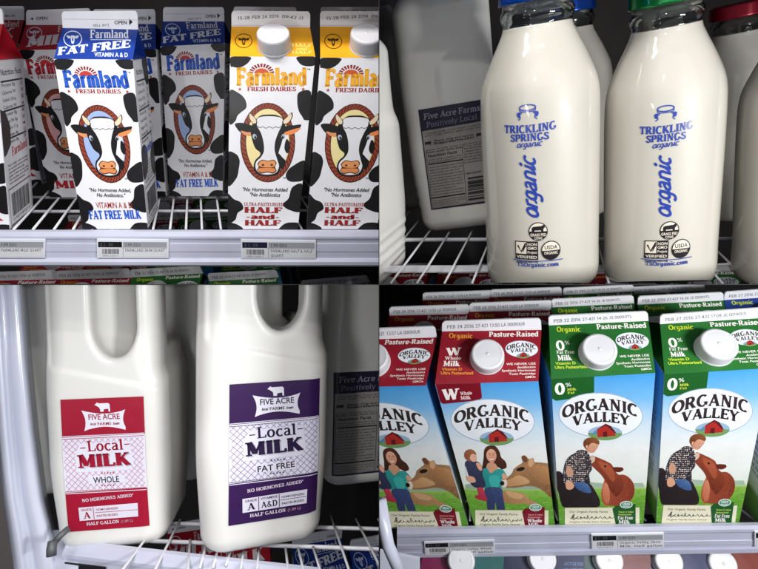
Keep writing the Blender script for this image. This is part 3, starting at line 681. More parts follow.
def pasture_front(kind):
    o = OV[kind]
    if kind == 'red':
        a = Art(homog([(146, 556), (441, 551), (380, 23), (0, 34)]))
        sky_and_grass(a, -20, 480, 30, 250, 418, 556)
        a.poly([(-6, 20), (166, 20), (174, 84), (160, 94), (28, 108), (16, 100)], o['deep'])
        a.text('W', (26, 94), (90, 89), 42, (244, 236, 236), thick=.26, thin=.12, serif=.1)
        a.text('Whole', (92, 74), (136, 71), 13, (240, 210, 212)); a.text('Milk', (93, 92), (132, 89), 14, (240, 210, 212))
        ov_logo(a, 213, 172, 1.0)
        # far hills and lying cow
        a.poly([(110, 408), (160, 400), (250, 404), (300, 412), (440, 410), (445, 424), (112, 424)], (150, 172, 150))
        a.fig([(236, 440), (262, 428), (300, 432), (330, 440), (352, 458), (376, 470), (384, 484), (360, 484), (330, 474), (300, 478), (262, 472), (242, 468)], (140, 96, 60), (206, 164, 118), n=170, r=2.6, seed=2)
        a.blob([(262, 430), (300, 434), (326, 446), (318, 458), (280, 452)], (202, 160, 116))
        # woman
        a.fig([(182, 284), (190, 270), (206, 264), (226, 268), (240, 288), (246, 308), (262, 324), (266, 344), (250, 352), (232, 344), (200, 344), (184, 356), (176, 344), (180, 312)], (34, 18, 14), (104, 62, 44), n=190, r=2.0, flow=75, elong=3, seed=3)
        a.blob([(196, 330), (222, 330), (234, 356), (206, 368), (190, 356)], (206, 150, 120))
        a.fig([(192, 290), (204, 278), (220, 282), (228, 300), (224, 318), (212, 328), (198, 320), (191, 306)], (196, 128, 100), (240, 190, 160), n=120, r=1.8, ang=-120, spread=.15, seed=4)
        a.line([(201, 312), (209, 318), (219, 313)], 4, (244, 236, 230)); a.line([(198, 295), (202, 293.5), (207, 295)], 1.5, (74, 44, 34), smooth=True); a.line([(213, 295), (217, 293.5), (222, 296)], 1.5, (74, 44, 34), smooth=True); a.ell(203, 299, 2.2, 1.4, (60, 36, 30), n=10); a.ell(217, 299, 2.2, 1.4, (60, 36, 30), n=10); a.line([(210, 298), (208, 307), (212, 308)], 1.2, (180, 116, 92), smooth=True); a.line([(200, 310), (204, 317), (210, 320), (216, 318), (220, 311)], 1.3, (170, 70, 66), smooth=True)
        a.fig([(176, 356), (192, 346), (206, 366), (228, 352), (250, 352), (262, 366), (270, 384), (256, 392), (247, 388), (243, 424), (214, 430), (186, 424), (180, 396), (172, 376)], (16, 104, 104), (74, 186, 176), n=240, r=2.4, flow=60, seed=5)
        a.blob([(200, 380), (226, 372), (240, 384), (236, 412), (210, 418)], (62, 172, 164))
        a.blob([(252, 366), (270, 376), (286, 388), (280, 396), (262, 392), (250, 382)], (218, 162, 130))
        a.fig([(186, 420), (244, 420), (252, 452), (258, 500), (232, 506), (224, 470), (216, 506), (196, 504), (190, 462)], (24, 32, 66), (82, 98, 146), n=200, r=2.2, flow=80, seed=6)
        # baby
        a.fig([(112, 324), (136, 318), (162, 326), (176, 342), (176, 372), (186, 400), (184, 416), (160, 420), (136, 410), (120, 382), (112, 350)], (22, 24, 44), (84, 90, 122), n=180, r=2.2, seed=7)
        a.blob([(112, 340), (122, 372), (134, 398), (122, 396), (114, 370)], (220, 220, 226))
        a.blob([(152, 328), (172, 334), (172, 356), (160, 350)], (224, 168, 140))
        a.ell(130, 300, 23, 22, (150, 92, 60)); a.blob([(134, 296), (150, 298), (156, 312), (148, 324), (136, 322), (128, 310)], (228, 176, 150)); a.ell(146, 306, 1.5, 1.6, (60, 40, 30), n=8); a.line([(150, 316), (147, 318), (143, 317)], 1.2, (170, 80, 76)); a.dabs([(108, 292), (118, 280), (140, 280), (150, 292), (136, 296), (128, 312), (114, 312)], (110, 60, 38), (190, 124, 84), n=60, r=1.8)
        a.blob([(116, 376), (142, 380), (150, 396), (134, 400), (118, 392)], (218, 164, 136))
        a.fig([(156, 420), (176, 418), (184, 440), (192, 458), (188, 466), (166, 462), (150, 456), (148, 446), (160, 442)], (140, 20, 44), (226, 84, 104), n=90, r=1.9, seed=8)
        # cow's head reaching in from the right
        a.fig([(243, 402), (250, 390), (266, 384), (286, 366), (294, 350), (312, 336), (326, 326), (322, 306), (334, 300), (350, 314), (364, 310), (370, 324), (392, 326), (430, 332), (452, 350), (452, 452), (430, 452), (404, 430), (372, 414), (340, 412), (312, 416), (284, 418), (258, 416)], (96, 60, 36), (200, 156, 110), n=700, r=2.6, ang=-100, flow=15, elong=2.4, seed=9)
        a.fig([(262, 396), (288, 382), (310, 372), (340, 384), (352, 398), (330, 406), (300, 410), (270, 412)], (168, 120, 78), (212, 170, 124), n=160, r=2.2, flow=-12, elong=2.4, seed=10)
        a.fig([(340, 330), (372, 336), (410, 340), (440, 360), (444, 400), (410, 404), (372, 380), (350, 356)], (140, 94, 58), (198, 150, 104), n=260, r=2.6, flow=20, elong=2.4, seed=11)
        a.blob([(350, 316), (362, 312), (366, 330), (356, 342), (346, 334)], (206, 160, 120)); a.blob([(322, 308), (334, 302), (344, 318), (334, 326)], (110, 70, 46))
        a.ell(318, 350, 16, 7, (40, 26, 20), rot=-14)
        a.blob([(243, 402), (250, 392), (264, 388), (268, 402), (262, 416), (250, 414)], (220, 206, 190)); a.blob([(241, 402), (247, 394), (256, 396), (256, 406), (248, 410)], (30, 24, 24))
        banner(a, 146, 420, 497, 552, 336, kind, 4)
    else:
        a = Art(homog([(34, 551), (332, 546), (374, 11), (3.5, 32)]))
        sky_and_grass(a, -10, 400, 25, 240, 414, 552)
        a.poly([(-4, 15), (156, 15), (156, 84), (144, 92), (18, 108), (4, 100)], o['deep'])
        a.text('0', (16, 86), (50, 84), 40, (244, 244, 238), thick=.24, thin=.12); a.text('%', (52, 58), (74, 56), 14, (244, 244, 238), thick=.16)
        a.text('Milk', (58, 72), (92, 70), 9, (200, 214, 70)); a.text('Fat', (60, 84), (86, 82), 9, (200, 214, 70))
        ov_logo(a, 180, 160, .97)
        a.poly([(20, 400), (120, 396), (200, 404), (332, 402), (340, 418), (22, 420)], (160, 184, 160))
        # dark cow behind the man
        a.fig([(10, 366), (32, 360), (50, 378), (80, 396), (134, 400), (158, 426), (176, 462), (172, 486), (120, 490), (52, 488), (36, 470), (26, 430), (12, 400)], (16, 12, 14), (62, 50, 52), n=300, r=2.8, seed=12)
        # brown cow
        a.blob([(192, 396), (200, 392), (206, 478), (190, 474), (182, 440)], (196, 90, 60))
        a.fig([(196, 396), (220, 380), (262, 372), (290, 390), (302, 416), (300, 446), (284, 470), (262, 482), (214, 482), (190, 470), (184, 436)], (104, 38, 24), (190, 98, 66), n=520, r=2.6, flow=70, elong=2.2, ang=200, seed=13)
        a.fig([(138, 316), (148, 304), (162, 308), (196, 322), (218, 334), (228, 346), (256, 346), (262, 356), (248, 364), (236, 364), (256, 384), (262, 420), (240, 450), (222, 440), (206, 412), (186, 378), (160, 352), (144, 336)], (84, 30, 20), (172, 84, 54), n=460, r=2.4, flow=42, elong=2.4, seed=14)
        a.fig([(172, 324), (200, 332), (222, 352), (232, 384), (222, 396), (200, 368), (180, 346)], (140, 62, 40), (186, 100, 68), n=70, r=2.0, flow=42, elong=2.4, seed=15)
        a.fig([(190, 410), (200, 400), (212, 430), (210, 470), (196, 470), (186, 440)], (170, 84, 58), (226, 156, 120), n=110, r=2.2, flow=80, seed=16)
        a.blob([(138, 316), (146, 306), (158, 308), (158, 322), (148, 330)], (206, 180, 160)); a.blob([(226, 346), (254, 346), (262, 354), (244, 362), (228, 358)], (96, 38, 28))
        a.ell(196, 342, 5, 3, (30, 20, 18), rot=35)
        # man in a plaid shirt
        shirt = [(84, 296), (100, 284), (122, 284), (136, 296), (146, 324), (148, 352), (138, 372), (140, 404), (100, 408), (72, 402), (56, 406), (46, 396), (44, 360), (54, 322), (70, 304)]
        a.blob(shirt, (52, 46, 54))
        rs = random.Random(3)
        def inside(x, y):
            c = False; n = len(shirt)
            for i in range(n):
                x0, y0 = shirt[i]; x1, y1 = shirt[(i+1) % n]
                if (y0 > y) != (y1 > y) and x < (x1-x0)*(y-y0)/(y1-y0)+x0: c = not c
            return c
        a.hold()
        for ky in range(284, 406, 7):
            for kx in range(46, 150, 7):
                if inside(kx+2, ky+2): a.ell(kx+3+rs.uniform(-1.4, 1.4), ky+3+rs.uniform(-1.4, 1.4), rs.uniform(1.6, 3.2), rs.uniform(1.4, 2.4), rs.choice([(206, 196, 184), (170, 158, 150), (120, 110, 116), (224, 214, 200)]), n=7)
        a.free(); a.dabs([(120, 290), (146, 324), (148, 352), (138, 372), (140, 404), (118, 404), (124, 350)], (30, 26, 34), (60, 52, 58), n=70, r=2.2)
        a.fig([(84, 400), (128, 402), (146, 432), (130, 436), (98, 424)], (34, 58, 104), (100, 136, 184), n=90, r=2, seed=17)
        a.blob([(54, 396), (72, 394), (84, 412), (72, 424), (56, 420)], (214, 160, 130))
        a.blob([(60, 340), (76, 350), (80, 372), (64, 378), (54, 362)], (196, 150, 122))
        a.fig([(122, 250), (150, 244), (170, 256), (172, 268), (164, 282), (152, 294), (134, 290), (122, 274)], (176, 116, 90), (236, 188, 158), n=120, r=1.8, spread=.15, seed=18)
        a.fig([(118, 268), (120, 250), (136, 240), (158, 240), (174, 252), (172, 264), (150, 258), (138, 266), (130, 280)], (70, 34, 18), (164, 100, 60), n=130, r=1.8, flow=30, elong=2.6, seed=19)
        a.ell(156, 272, 1.6, 1.2, (60, 36, 28), n=8); a.line([(164, 268), (168, 275), (163, 278)], 1.2, (170, 110, 86)); a.line([(152, 285), (158, 284)], 1.2, (150, 80, 70)); a.blob([(126, 268), (132, 266), (132, 276), (127, 276)], (226, 168, 140))
        banner(a, 50, 320, 488, 545, 236, kind, 7)
    return a

def pasture_gable(kind):
    o = OV[kind]; a = Art(homog([(228, 400), (640, 388), (650, 187), (256, 190)]))
    a.rect(180, 170, 700, 420, o['base'])
    yel = (226, 150, 50) if kind == 'red' else (196, 214, 50)
    lab = (238, 232, 226)
    if o['zero']:
        a.text('0', (272, 290), (306, 289), 38, lab, thick=.22, thin=.12); a.text('%', (308, 268), (330, 268), 16, lab, thick=.14)
        a.text('Fat Free', (268, 304), (342, 304), 14, lab, thick=.17, thin=.1); a.text('Milk', (268, 330), (328, 330), 21, lab, thick=.22)
    else:
        a.text('W', (274, 287), (338, 285), 31, lab, thick=.24, thin=.12); a.text('Whole', (268, 303), (336, 303), 13, lab, thick=.17); a.text('Milk', (260, 329), (330, 329), 21, lab, shear=.1, thick=.22)
    a.text('Vitamin D', (256, 346), (340, 346), 11, yel, 'sans', bold=.02); a.text('Ultra Pasteurized', (250, 362), (385, 362), 12, yel, 'sans', bold=.02)
    ov_logo(a, 576, 262, .40)
    for i, t in enumerate(['WE NEVER USE', 'Antibiotics', 'Synthetic Hormones', 'Toxic Pesticides', 'GMOs']):
        w = (112, 70, 130, 102, 40)[i]; a.text(t, (630 - w, 326 + i*13), (630, 324 + i*13), 9, lab, 'sans', bold=.01)
    a.text('Organic', (284, 216), (382, 218), 20, yel, thick=.2, thin=.11)
    a.text('Pasture-Raised', (448, 212), (640, 212), 20, lab, thick=.22, thin=.12)
    return a

def pasture_seam(kind, n=0):
    a = Art(homog([(256, 190), (650, 187), (645, 145), (256, 155)]))
    a.rect(240, 120, 670, 230, (230, 228, 230))
    t = ['FEB 24 2016 27-421  13:57 LA 000R0UR', 'FEB 22 2016 27-421 14-26 JE 000R0TL', 'FEB 27 2016 27-422 17:08 JE 00140U0', 'FEB 24 2016 37-421 13:50 LA 000R0UR'][n % 4]
    a.text(t, (272, 180), (575, 170), 12, (92, 92, 100), 'mono', thick=.13)
    return a

def pasture_side(kind):
    a = Art(homog([(0, 205), (100, 205), (100, 0), (0, 0)]))
    a.grad([(0, (66, 150, 214)), (60, (120, 178, 222)), (120, (206, 216, 224)), (165, (220, 226, 210)), (172, (120, 160, 80)), (205, (90, 140, 60))], 0, 100, 1)
    lines_of_text(a, 14, 60, 86, 8, 12, 4.6, (50, 60, 80), 11)
    return a

# ------------------------------------------------------------------ jug labels and bottle print
def jug_label(kind):
    red = kind == 'whole'
    c = (158, 18, 46) if red else (52, 24, 76); dk = (110, 12, 34) if red else (34, 14, 54); ink = (150, 16, 44) if red else (38, 22, 60)
    pale = (226, 224, 236)
    a = Art(homog([(12, 548), (315, 545), (348, 30), (20, 40)]))
    # base with a fine mesh so that it can bend with the jug
    def sheet(y0, y1, col):
        V, Fc = [], []; nx, ny = 16, max(2, int((y1-y0)/25))
        for j in range(ny+1):
            for i in range(nx+1):
                v = y0 + (y1-y0)*j/ny; t = (v-40)/505
                xl = 20 - 8*t; xr = 348 - 33*t; V.append((xl + (xr-xl)*i/nx, v + (-10 + 12*0)*(i/nx)*(1-t) - 3*(i/nx)*t))
        for j in range(ny):
            for i in range(nx): k = j*(nx+1)+i; Fc.append((k, k+1, k+nx+2, k+nx+1))
        a.raw(V, Fc, col)
    sheet(40, 548, c); a.layer += 14; sheet(190, 400, (220, 218, 232)); a.layer += 10
    # lattice
    latc = (188, 120, 150) if red else (128, 112, 156)
    x0, x1, y0, y1 = 16, 338, 194, 394
    st = 23
    a.hold()
    for k in range(-20, 34):
        for sgn in (1, -1):
            # parametric line x = k*st + sgn*t clipped to the band
            pts = []
            for t in range(0, 201, 10):
                x = k*st + (t if sgn > 0 else 200-t)
                y = y0 + t
                w = 5*math.sin(t/200*math.pi*200/st)
                if x0 - 8*(y-40)/505 + 4 <= x <= 344 - 33*(y-40)/505: pts.append((x, y))
            if len(pts) > 1: a.line(pts, 1.8, latc)
    a.free()
    for y in (186, 196, 396, 404): 
        a.line([(20 - 8*(y-40)/505 + 1 + i*(324 - 25*(y-40)/505)/16, y - (7 if y < 300 else 2)*i/16) for i in range(17)], 2.2 if y in (196, 396) else 3, c if y in (196, 396) else (214, 208, 226))
    # plaque with a cow standing on it
    a.poly([(98, 84)] + [(98 + k*172/10, 84 + 14*math.sin(math.pi*k/10)) for k in range(1, 10)] + [(270, 82)] + [(270 - 12*math.sin(math.pi*k/8), 82 + 82*k/8) for k in range(1, 8)] + [(264, 164)] +
           [(264 - k*160/10, 164 - 14*math.sin(math.pi*k/10)) for k in range(1, 10)] + [(104, 166)] + [(104 + 10*math.sin(math.pi*k/8) - 6*k/8, 166 - 82*k/8) for k in range(1, 8)], pale)
    cow = [(158, 66), (150, 62), (158, 56), (160, 52), (166, 56), (176, 56), (204, 55), (210, 60), (210, 90), (204, 90), (203, 78), (186, 80), (184, 90), (172, 90), (170, 76), (164, 70)]
    a.poly(cow, pale)
    a.text('FIVE ACRE', (122, 122), (246, 120), 23, ink, 'sans', bold=.03)
    a.text('local', (128, 143), (150, 143), 10, ink, 'script', shear=.2); a.text('FARMS', (156, 144), (210, 143), 12, ink, 'sans', bold=.05); a.text('fresh', (216, 143), (242, 142), 10, ink, 'script', shear=.2)
    # name on a clear ground
    a.poly([(82, 214), (276, 208), (284, 300), (262, 322), (66, 324), (62, 262)], (220, 218, 232))
    a.line([(84, 232), (104, 231)], 4, ink); a.line([(254, 222), (274, 221)], 4, ink)
    a.text('Local', (110, 246), (250, 242), 42, ink, thick=.17, thin=.1, serif=.07)
    a.text('MILK', (76, 312), (276, 306), 50, tuple(int(v*.8+30) for v in (190, 190, 205)), thick=.3, thin=.14, serif=.11)
    a.text('MILK', (70, 308), (272, 302), 50, ink, thick=.3, thin=.14, serif=.11)
    for i in range(5):
        a.ell(158 + i*11, 330, 3, 3, ink, n=5); a.ell(154 + i*11, 378, 3, 3, ink, n=5)
    a.rect(104, 340, 246, 370, (220, 218, 232))
    if red: a.text('WHOLE', (124, 368), (222, 366), 24, (40, 24, 34), 'sans', bold=.05)
    else: a.text('FAT FREE', (108, 368), (240, 362), 22, (40, 24, 50), 'sans', bold=.06)
    a.text('NO HORMONES ADDED*', (74, 438), (270, 426), 12, (216, 200, 216), thick=.2)
    # grade boxes
    bx = (216, 212, 226)
    a.poly([(58, 458), (282, 452), (278, 504), (58, 508)], bx)
    a.line([(112, 458), (112, 506)], 2.5, c); a.text('GRADE', (66, 472), (106, 471), 9, ink, 'sans'); a.text('A', (74, 501), (100, 500), 24, ink, thick=.22)
    xs = 122
    if not red:
        a.line([(182, 456), (182, 505)], 2.5, c); a.text('VITAMINS', (118, 470), (176, 468), 9, ink, 'sans'); a.text('A&D', (120, 499), (176, 498), 22, ink, thick=.2); xs = 190
    a.line([(xs-4, 480), (278, 478)], 2, c)
    a.text('HOMOGENIZED', (xs, 473), (min(xs+84, 272), 471), 8, ink, 'sans', bold=.02); a.text('PASTEURIZED', (xs, 497), (min(xs+80, 270), 495), 8, ink, 'sans', bold=.02)
    a.text('HALF GALLON', (82, 527), (204, 524), 12, (220, 208, 222), thick=.2); a.text('(1.89 L)', (210, 524), (256, 522), 10, (170, 130, 150), 'sans')
    return a

def back_label():
    a = Art(homog([(38, 522), (305, 525), (280, 76), (0, 72)]))
    V, Fc = [], []
    pa = (150, 146, 142)
    def sheet(y0, y1, col, x1f=1.0):
        V, Fc = [], []
        for j in range(9):
            for i in range(9):
                y = y0 + (y1-y0)*j/8; t = (y-74)/450; xl = 38*t; xr = 280 + 25*t; V.append((xl+(xr-xl)*i/8, y))
        for j in range(8):
            for i in range(8): k = j*9+i; Fc.append((k, k+1, k+10, k+9))
        a.raw(V, Fc, col)
    nv = (34, 30, 52)
    sheet(72, 526, nv); a.layer += 14
    V, Fc = [], []
    for j in range(13):
        for i in range(11):
            y = 166 + 350*j/12; xl = 13 + 29*j/12; V.append((xl + (286 + 14*j/12 - xl)*i/10, y))
    for j in range(12):
        for i in range(10): k = j*11+i; Fc.append((k, k+1, k+12, k+11))
    a.raw(V, Fc, pa); a.layer += 10
    a.text('Five Acre Farms', (22, 118), (258, 120), 26, (150, 148, 162), thick=.16); a.text('Positively Local', (32, 154), (246, 154), 24, (118, 118, 140), thick=.14)
    lines_of_text(a, 24, 182, 270, 10, 2, 7, (60, 56, 60), 1)
    for cx in (36, 254): a.poly([(cx-12, 214), (cx+12, 214), (cx+14, 220), (cx+10, 232), (cx+6, 226), (cx-8, 226), (cx-10, 232), (cx-14, 220)], (40, 36, 40))
    a.text('Please rinse and recycle', (62, 220), (230, 220), 9, (50, 46, 50), 'sans'); a.text('fiveacrefarms.com', (62, 232), (230, 232), 12, (30, 26, 30), 'sans', bold=.05)
    lines_of_text(a, 24, 254, 276, 9, 2, 6, (60, 56, 60), 2)
    a.line([(26, 264), (180, 264), (194, 512), (44, 512)], 2, nv, closed=True)
    a.text('Nutrition Facts', (32, 284), (158, 284), 14, (30, 26, 30), 'sans', bold=.05)
    lines_of_text(a, 34, 298, 176, 10, 2, 7, (60, 56, 60), 3)
    a.line([(34, 314), (182, 316)], 5, (30, 26, 30)); lines_of_text(a, 38, 332, 180, 12.5, 11, 7, (70, 66, 70), 5); a.line([(42, 468), (188, 468)], 5, (30, 26, 30)); lines_of_text(a, 46, 484, 188, 10, 3, 6, (70, 66, 70), 6)
    lines_of_text(a, 188, 274, 276, 12, 6, 8, (60, 56, 60), 8); a.text('HALF GALLON', (194, 384), (256, 384), 9, (40, 36, 40), 'sans', bold=.03)
    for y in range(394, 504, 5):
        rr = random.Random(y)
        if rr.random() < .8: a.rect(200, y, 290, y + rr.choice((2, 3, 4)), (46, 42, 46))
    return a

def bottle_print():
    """ink straight on the glass; reference crop 495,95 at 3.163; unit square stands for the crop's 269 x 569"""
    b = (38, 62, 150)
    a = Art(lambda x, y: (x/269, 1 - y/569))
    a.outline(111, 42, 27, 9, 4, b); a.line([(84, 44), (90, 54), (132, 54), (138, 44)], 3, b, smooth=True)
    for s_ in (1, -1):
        a.line([(111+s_*18, 56), (111+s_*26, 64), (111+s_*24, 74), (111+s_*32, 80)], 3, b, smooth=True)
        a.blob([(111+s_*24, 56), (111+s_*36, 58), (111+s_*34, 70), (111+s_*26, 72)], b); a.ell(111+s_*28, 62, 4, 4, b, n=10)
    a.text('TRICKLING', (26, 118), (204, 118), 25, b, arch=-4, thick=.24, thin=.12, serif=.09)
    a.text('SPRINGS', (50, 148), (180, 148), 23, b, thick=.24, thin=.12, serif=.09)
    a.text('organic', (70, 168), (154, 166), 19, b, 'script', shear=.4, thick=.14)
    a.text('organic', (142, 398), (134, 206), 54, b, 'script', shear=.42, thick=.155)
    k = (34, 30, 34); w = (214, 206, 190)
    a.ell(139, 435, 31, 29, k); a.ell(139, 435, 28, 26, w); a.poly(arc(139, 435, 28, 26, 0, 180, 16), k)
    a.poly([(118, 436), (118, 424), (124, 420), (150, 418), (158, 414), (162, 422), (156, 428), (156, 438), (150, 438), (148, 432), (128, 432), (126, 438)], k)
    a.text('GRASS FED', (113, 450), (165, 450), 9, w, 'sans', bold=.03); a.text('COWS', (126, 460), (152, 460), 8, w, 'sans', bold=.03)
    a.rect(61, 466, 138, 524, k); a.rect(64, 469, 100, 506, w); a.line([(70, 480), (82, 500), (98, 472)], 6, k); a.line([(88, 500), (94, 486), (99, 480)], 3, k)
    a.text('NON', (103, 480), (134, 480), 9, w, 'sans', bold=.03); a.text('GMO', (103, 492), (134, 492), 9, w, 'sans', bold=.03); a.text('Project', (103, 504), (134, 504), 8, w, 'sans')
    a.text('VERIFIED', (66, 520), (134, 520), 9, w, 'sans', bold=.03); a.text('nongmoproject.org', (64, 533), (138, 533), 6, k, 'sans')
    a.ell(179, 496, 31, 30, k); a.ell(179, 496, 28, 27, w); a.poly(arc(179, 496, 28, 27, 0, 180, 16), k)
    a.text('USDA', (158, 492), (200, 492), 12, k, 'sans', bold=.04); a.text('ORGANIC', (157, 508), (201, 508), 9, w, 'sans', bold=.03)
    a.line([(52, 526), (90, 528), (140, 528), (180, 528), (217, 527)], 2.5, b)
    a.text('TSOrganic.com', (66, 546), (204, 546), 13, b, thick=.2, thin=.12)
    return a

def tag_art(t1, t2, dark=(20, 20, 26)):
    a = Art(homog([(0, 30), (140, 30), (140, 0), (0, 0)]))
    a.rect(-2, -2, 142, 32, (214, 214, 218)); a.rect(0, 0, 48, 11, dark); a.rect(50, 0, 140, 11, (150, 152, 158))
    a.text('1.99 EDS', (54, 9), (86, 9), 6, (50, 50, 56), 'mono', thick=.13)
    a.text('$ 1 . 99', (4, 9), (30, 9), 6, (90, 90, 100), 'mono', thick=.12)
    barcode(a, 8, 14, 42, 24, (30, 30, 34), 5); a.text('0101 2203 1', (9, 29), (41, 29), 3, (40, 40, 44), 'mono', thick=.12)
    a.text(t1, (54, 19.5), (136 if len(t1) > 18 else 126, 19.5), 5.6, (40, 40, 46), 'mono', thick=.13)
    a.text(t2, (54, 28.5), (54 + 5*len(t2), 28.5), 5.6, (40, 40, 46), 'mono', thick=.13)
    a.line([(50, 11), (50, 31)], .7, (90, 90, 96)); a.line([(48, 12), (140, 12)], .7, (90, 90, 96))
    return a
# ------------------------------------------------------------------ gable-top carton
def rounded_fin(bl, br, tr, tl, r=.14, n=4):
    """outline of the top seam in the unit square, upper corners rounded"""
    pts = [(0, 0), (1, 0)]
    rx = .035; ry = .3
    pts += [(1 - rx + rx*math.cos(R(90*i/n)), 1 - ry + ry*math.sin(R(90*i/n))) for i in range(n+1)]
    pts += [(rx - rx*math.sin(R(90*i/n)), 1 - ry + ry*math.cos(R(90*i/n))) for i in range(n+1)]
    return pts

def make_carton(bay, P, W, arts, name, label, cat, group=None, cap=None, skew=0.0, solid=(225, 225, 228), gcol=(200, 200, 200), capr=.0165):
    """P: dict of bay-space corners bL bR eL eR (front plane) fBL fBR fTL fTR (seam). arts: front, gable, seam, side"""
    org = (P['bL'] + P['bR']) / 2
    q = {k: v - org for k, v in P.items()}
    root = empty(name, bay, org, label, cat, group)
    Y = Vector((skew, W, 0))
    # body
    mb = MB(); bm = bmesh.new()
    c8 = [q['bL'], q['bR'], q['eR'], q['eL'], q['bL']+Y, q['bR']+Y, q['eR']+Y, q['eL']+Y]
    vs = [bm.verts.new(c) for c in c8]
    for f in ((0, 1, 2, 3), (5, 4, 7, 6), (1, 5, 6, 2), (4, 0, 3, 7), (4, 5, 1, 0), (3, 2, 6, 7)): bm.faces.new([vs[i] for i in f])
    bmesh.ops.bevel(bm, geom=bm.edges[:], offset=.0013, segments=2, profile=.5, affect='EDGES')
    bm.verts.index_update()
    mb.add([v.co for v in bm.verts], [tuple(v.index for v in f.verts) for f in bm.faces], solid, 0); bm.free()
    ins = .0009
    lay(mb, arts['front'], quad_surf(q['bL'], q['bR'], q['eR'], q['eL'], ins))
    if arts.get('side'):
        lay(mb, arts['side'], quad_surf(q['bR'], q['bR']+Y, q['eR']+Y, q['eR'], ins))
        lay(mb, arts['side'], quad_surf(q['bL']+Y, q['bL'], q['eL'], q['eL']+Y, ins))
    mb.build('body', [M_PRINT], root)
    # gable: two slopes and the folded-in ends
    g_ = MB(); mid = Vector((0, W/2 - (q['fBL'].y - q['bL'].y), 0))
    eL, eR, fL, fR = q['eL'], q['eR'], q['fBL'], q['fBR']; eLb, eRb = eL+Y, eR+Y
    off = Vector((0, .0012, 0)); inn = Vector((W*.40, 0, 0))
    g_.add([eL, eR, fR, fL], [(0, 1, 2, 3)], gcol); g_.add([eRb, eLb, fL+off, fR+off], [(0, 1, 2, 3)], gcol)
    for e1, e2, f_, s_ in ((eR, eRb, fR, -1), (eLb, eL, fL, 1)):
        ap = f_ + inn*s_ + Vector((0, 0, -.004)) + off*.5
        g_.add([e1, e2, ap], [(0, 1, 2)], gcol); g_.add([e1, ap, f_], [(0, 1, 2)], gcol); g_.add([ap, e2, f_+off], [(0, 1, 2)], gcol)
    lay(g_, arts['gable'], quad_surf(eL, eR, fR, fL, .0003), h0=.0002, step=.000009, fine=.07)
    gb = g_.build('gable', [M_PRINT], root)
    # seam
    s_ = MB(); sf = quad_surf(fL, fR, q['fTR'], q['fTL']); pts = rounded_fin(0, 0, 0, 0); n = len(pts)
    V = [sf(u, v, 0) for u, v in pts] + [sf(u, v, -.0018) for u, v in pts]
    s_.add(V, [tuple(range(n)), tuple(range(n, 2*n))[::-1]] + [(i, i+n, (i+1) % n + n, (i+1) % n) for i in range(n)], WHT)
    art = arts['seam']; keep = art.items; 
    class _A: items = [it for it in keep if it[4] > 1]
    lay(s_, _A, sf)
    s_.build('top_seam', [M_PRINT], root)
    if cap is not None:
        nrm = (eR-eL).cross(fL-eL).normalized(); up = (fL+fR-eL-eR).normalized(); ri = up.cross(nrm).normalized()
        if isinstance(cap, tuple): pc = bay.at_plane(cap[0], cap[1], P['eL'] + nrm*.011, nrm) - org - nrm*.011
        else: pc = cap
        ri = ri if ri.x > 0 else -ri; up = nrm.cross(ri)
        M = Matrix.Translation(pc) @ Matrix((ri, up, nrm)).transposed().to_4x4()
        c = MB(); r = capr
        lathe(c, [(r*1.03, 0), (r*1.04, .0012), (r*1.0, .0018), (r*.98, .0028)], 48, M=M, cap0=False, cap1=False)
        lathe(c, [(r, .0026), (r*.99, .0118), (r*.975, .0132), (r*.94, .0142), (r*.88, .0147), (r*.8, .0148), (r*.78, .0146)], 96, M=M, cap0=False, ridge=.00035)
        lathe(c, [(r*.12, .0145), (r*.10, .0149), (r*.03, .0150)], 16, M=M)
        c.build('cap', [M_CAP], root)
        root_cap = pc
        return root, q, pc
    return root, q, None

def children_of(o): return [c for c in bpy.data.objects if c.parent == o]
def copy_tree(o, bay, loc, label, group=None, roll=0.0, rotz=0.0, cat=None, s=None):
    """a copy of a thing and of each of its parts, stood somewhere else"""
    r = o.copy(); COL.objects.link(r)
    M = bay.M @ Matrix.Translation(loc) @ Matrix.Rotation(roll, 4, 'Y') @ Matrix.Rotation(rotz, 4, 'Z')
    if s: M = M @ Matrix.Scale(s, 4)
    r.matrix_world = M; r['label'] = label
    if group: r['group'] = group
    BAYOF[r.name] = (bay, M.copy())
    def sub(src, par):
        for ch in children_of(src):
            if ch in done: continue
            c = ch.copy(); COL.objects.link(c); c.parent = par; done.add(c)
            if c.type == 'MESH':
                co = [M @ v.co for v in c.data.vertices]
                if min(p.x*bay.sx for p in co) < EPS or min(p.z*bay.sz for p in co) < EPS:
                    if FULL.get(ch.data.name): src_me = FULL[ch.data.name]
                    else: src_me = ch.data
                    c.data = src_me.copy(); trim(c.data, bay, M)
                    if len(c.data.vertices) == 0:
                        bpy.data.objects.remove(c); continue
            sub(ch, c)
    done = set(); sub(o, r)
    if not children_of(r): bpy.data.objects.remove(r); return None
    return r
FULL = {}

GRP_COW = 'cow cartons on the upper left shelf'
GRP_PAST = 'pasture cartons standing in rows'
def cart_px(bay, y, W, px, k=.5):
    P = {n: bay.at_y(*px[n], y) for n in ('bL', 'bR', 'eL', 'eR')}
    yf = y + W*k
    for n in ('fBL', 'fBR', 'fTL', 'fTR'): P[n] = bay.at_y(*px[n], yf)
    return P

COWART = {k: dict(front=cow_front(k), gable=cow_gable(k), seam=cow_seam(k), side=cow_side(k)) for k in ('half', 'skim', 'milk')}
yTL = .50; W1 = .070
def cow(kind, px, y, label, cap=None, skew=0.0):
    P = cart_px(TL, y, W1, px)
    return make_carton(TL, P, W1, COWART[kind], 'milk_carton', label, 'milk carton', GRP_COW, cap=cap, skew=skew, gcol=THEME[kind]['main'], capr=.0150)
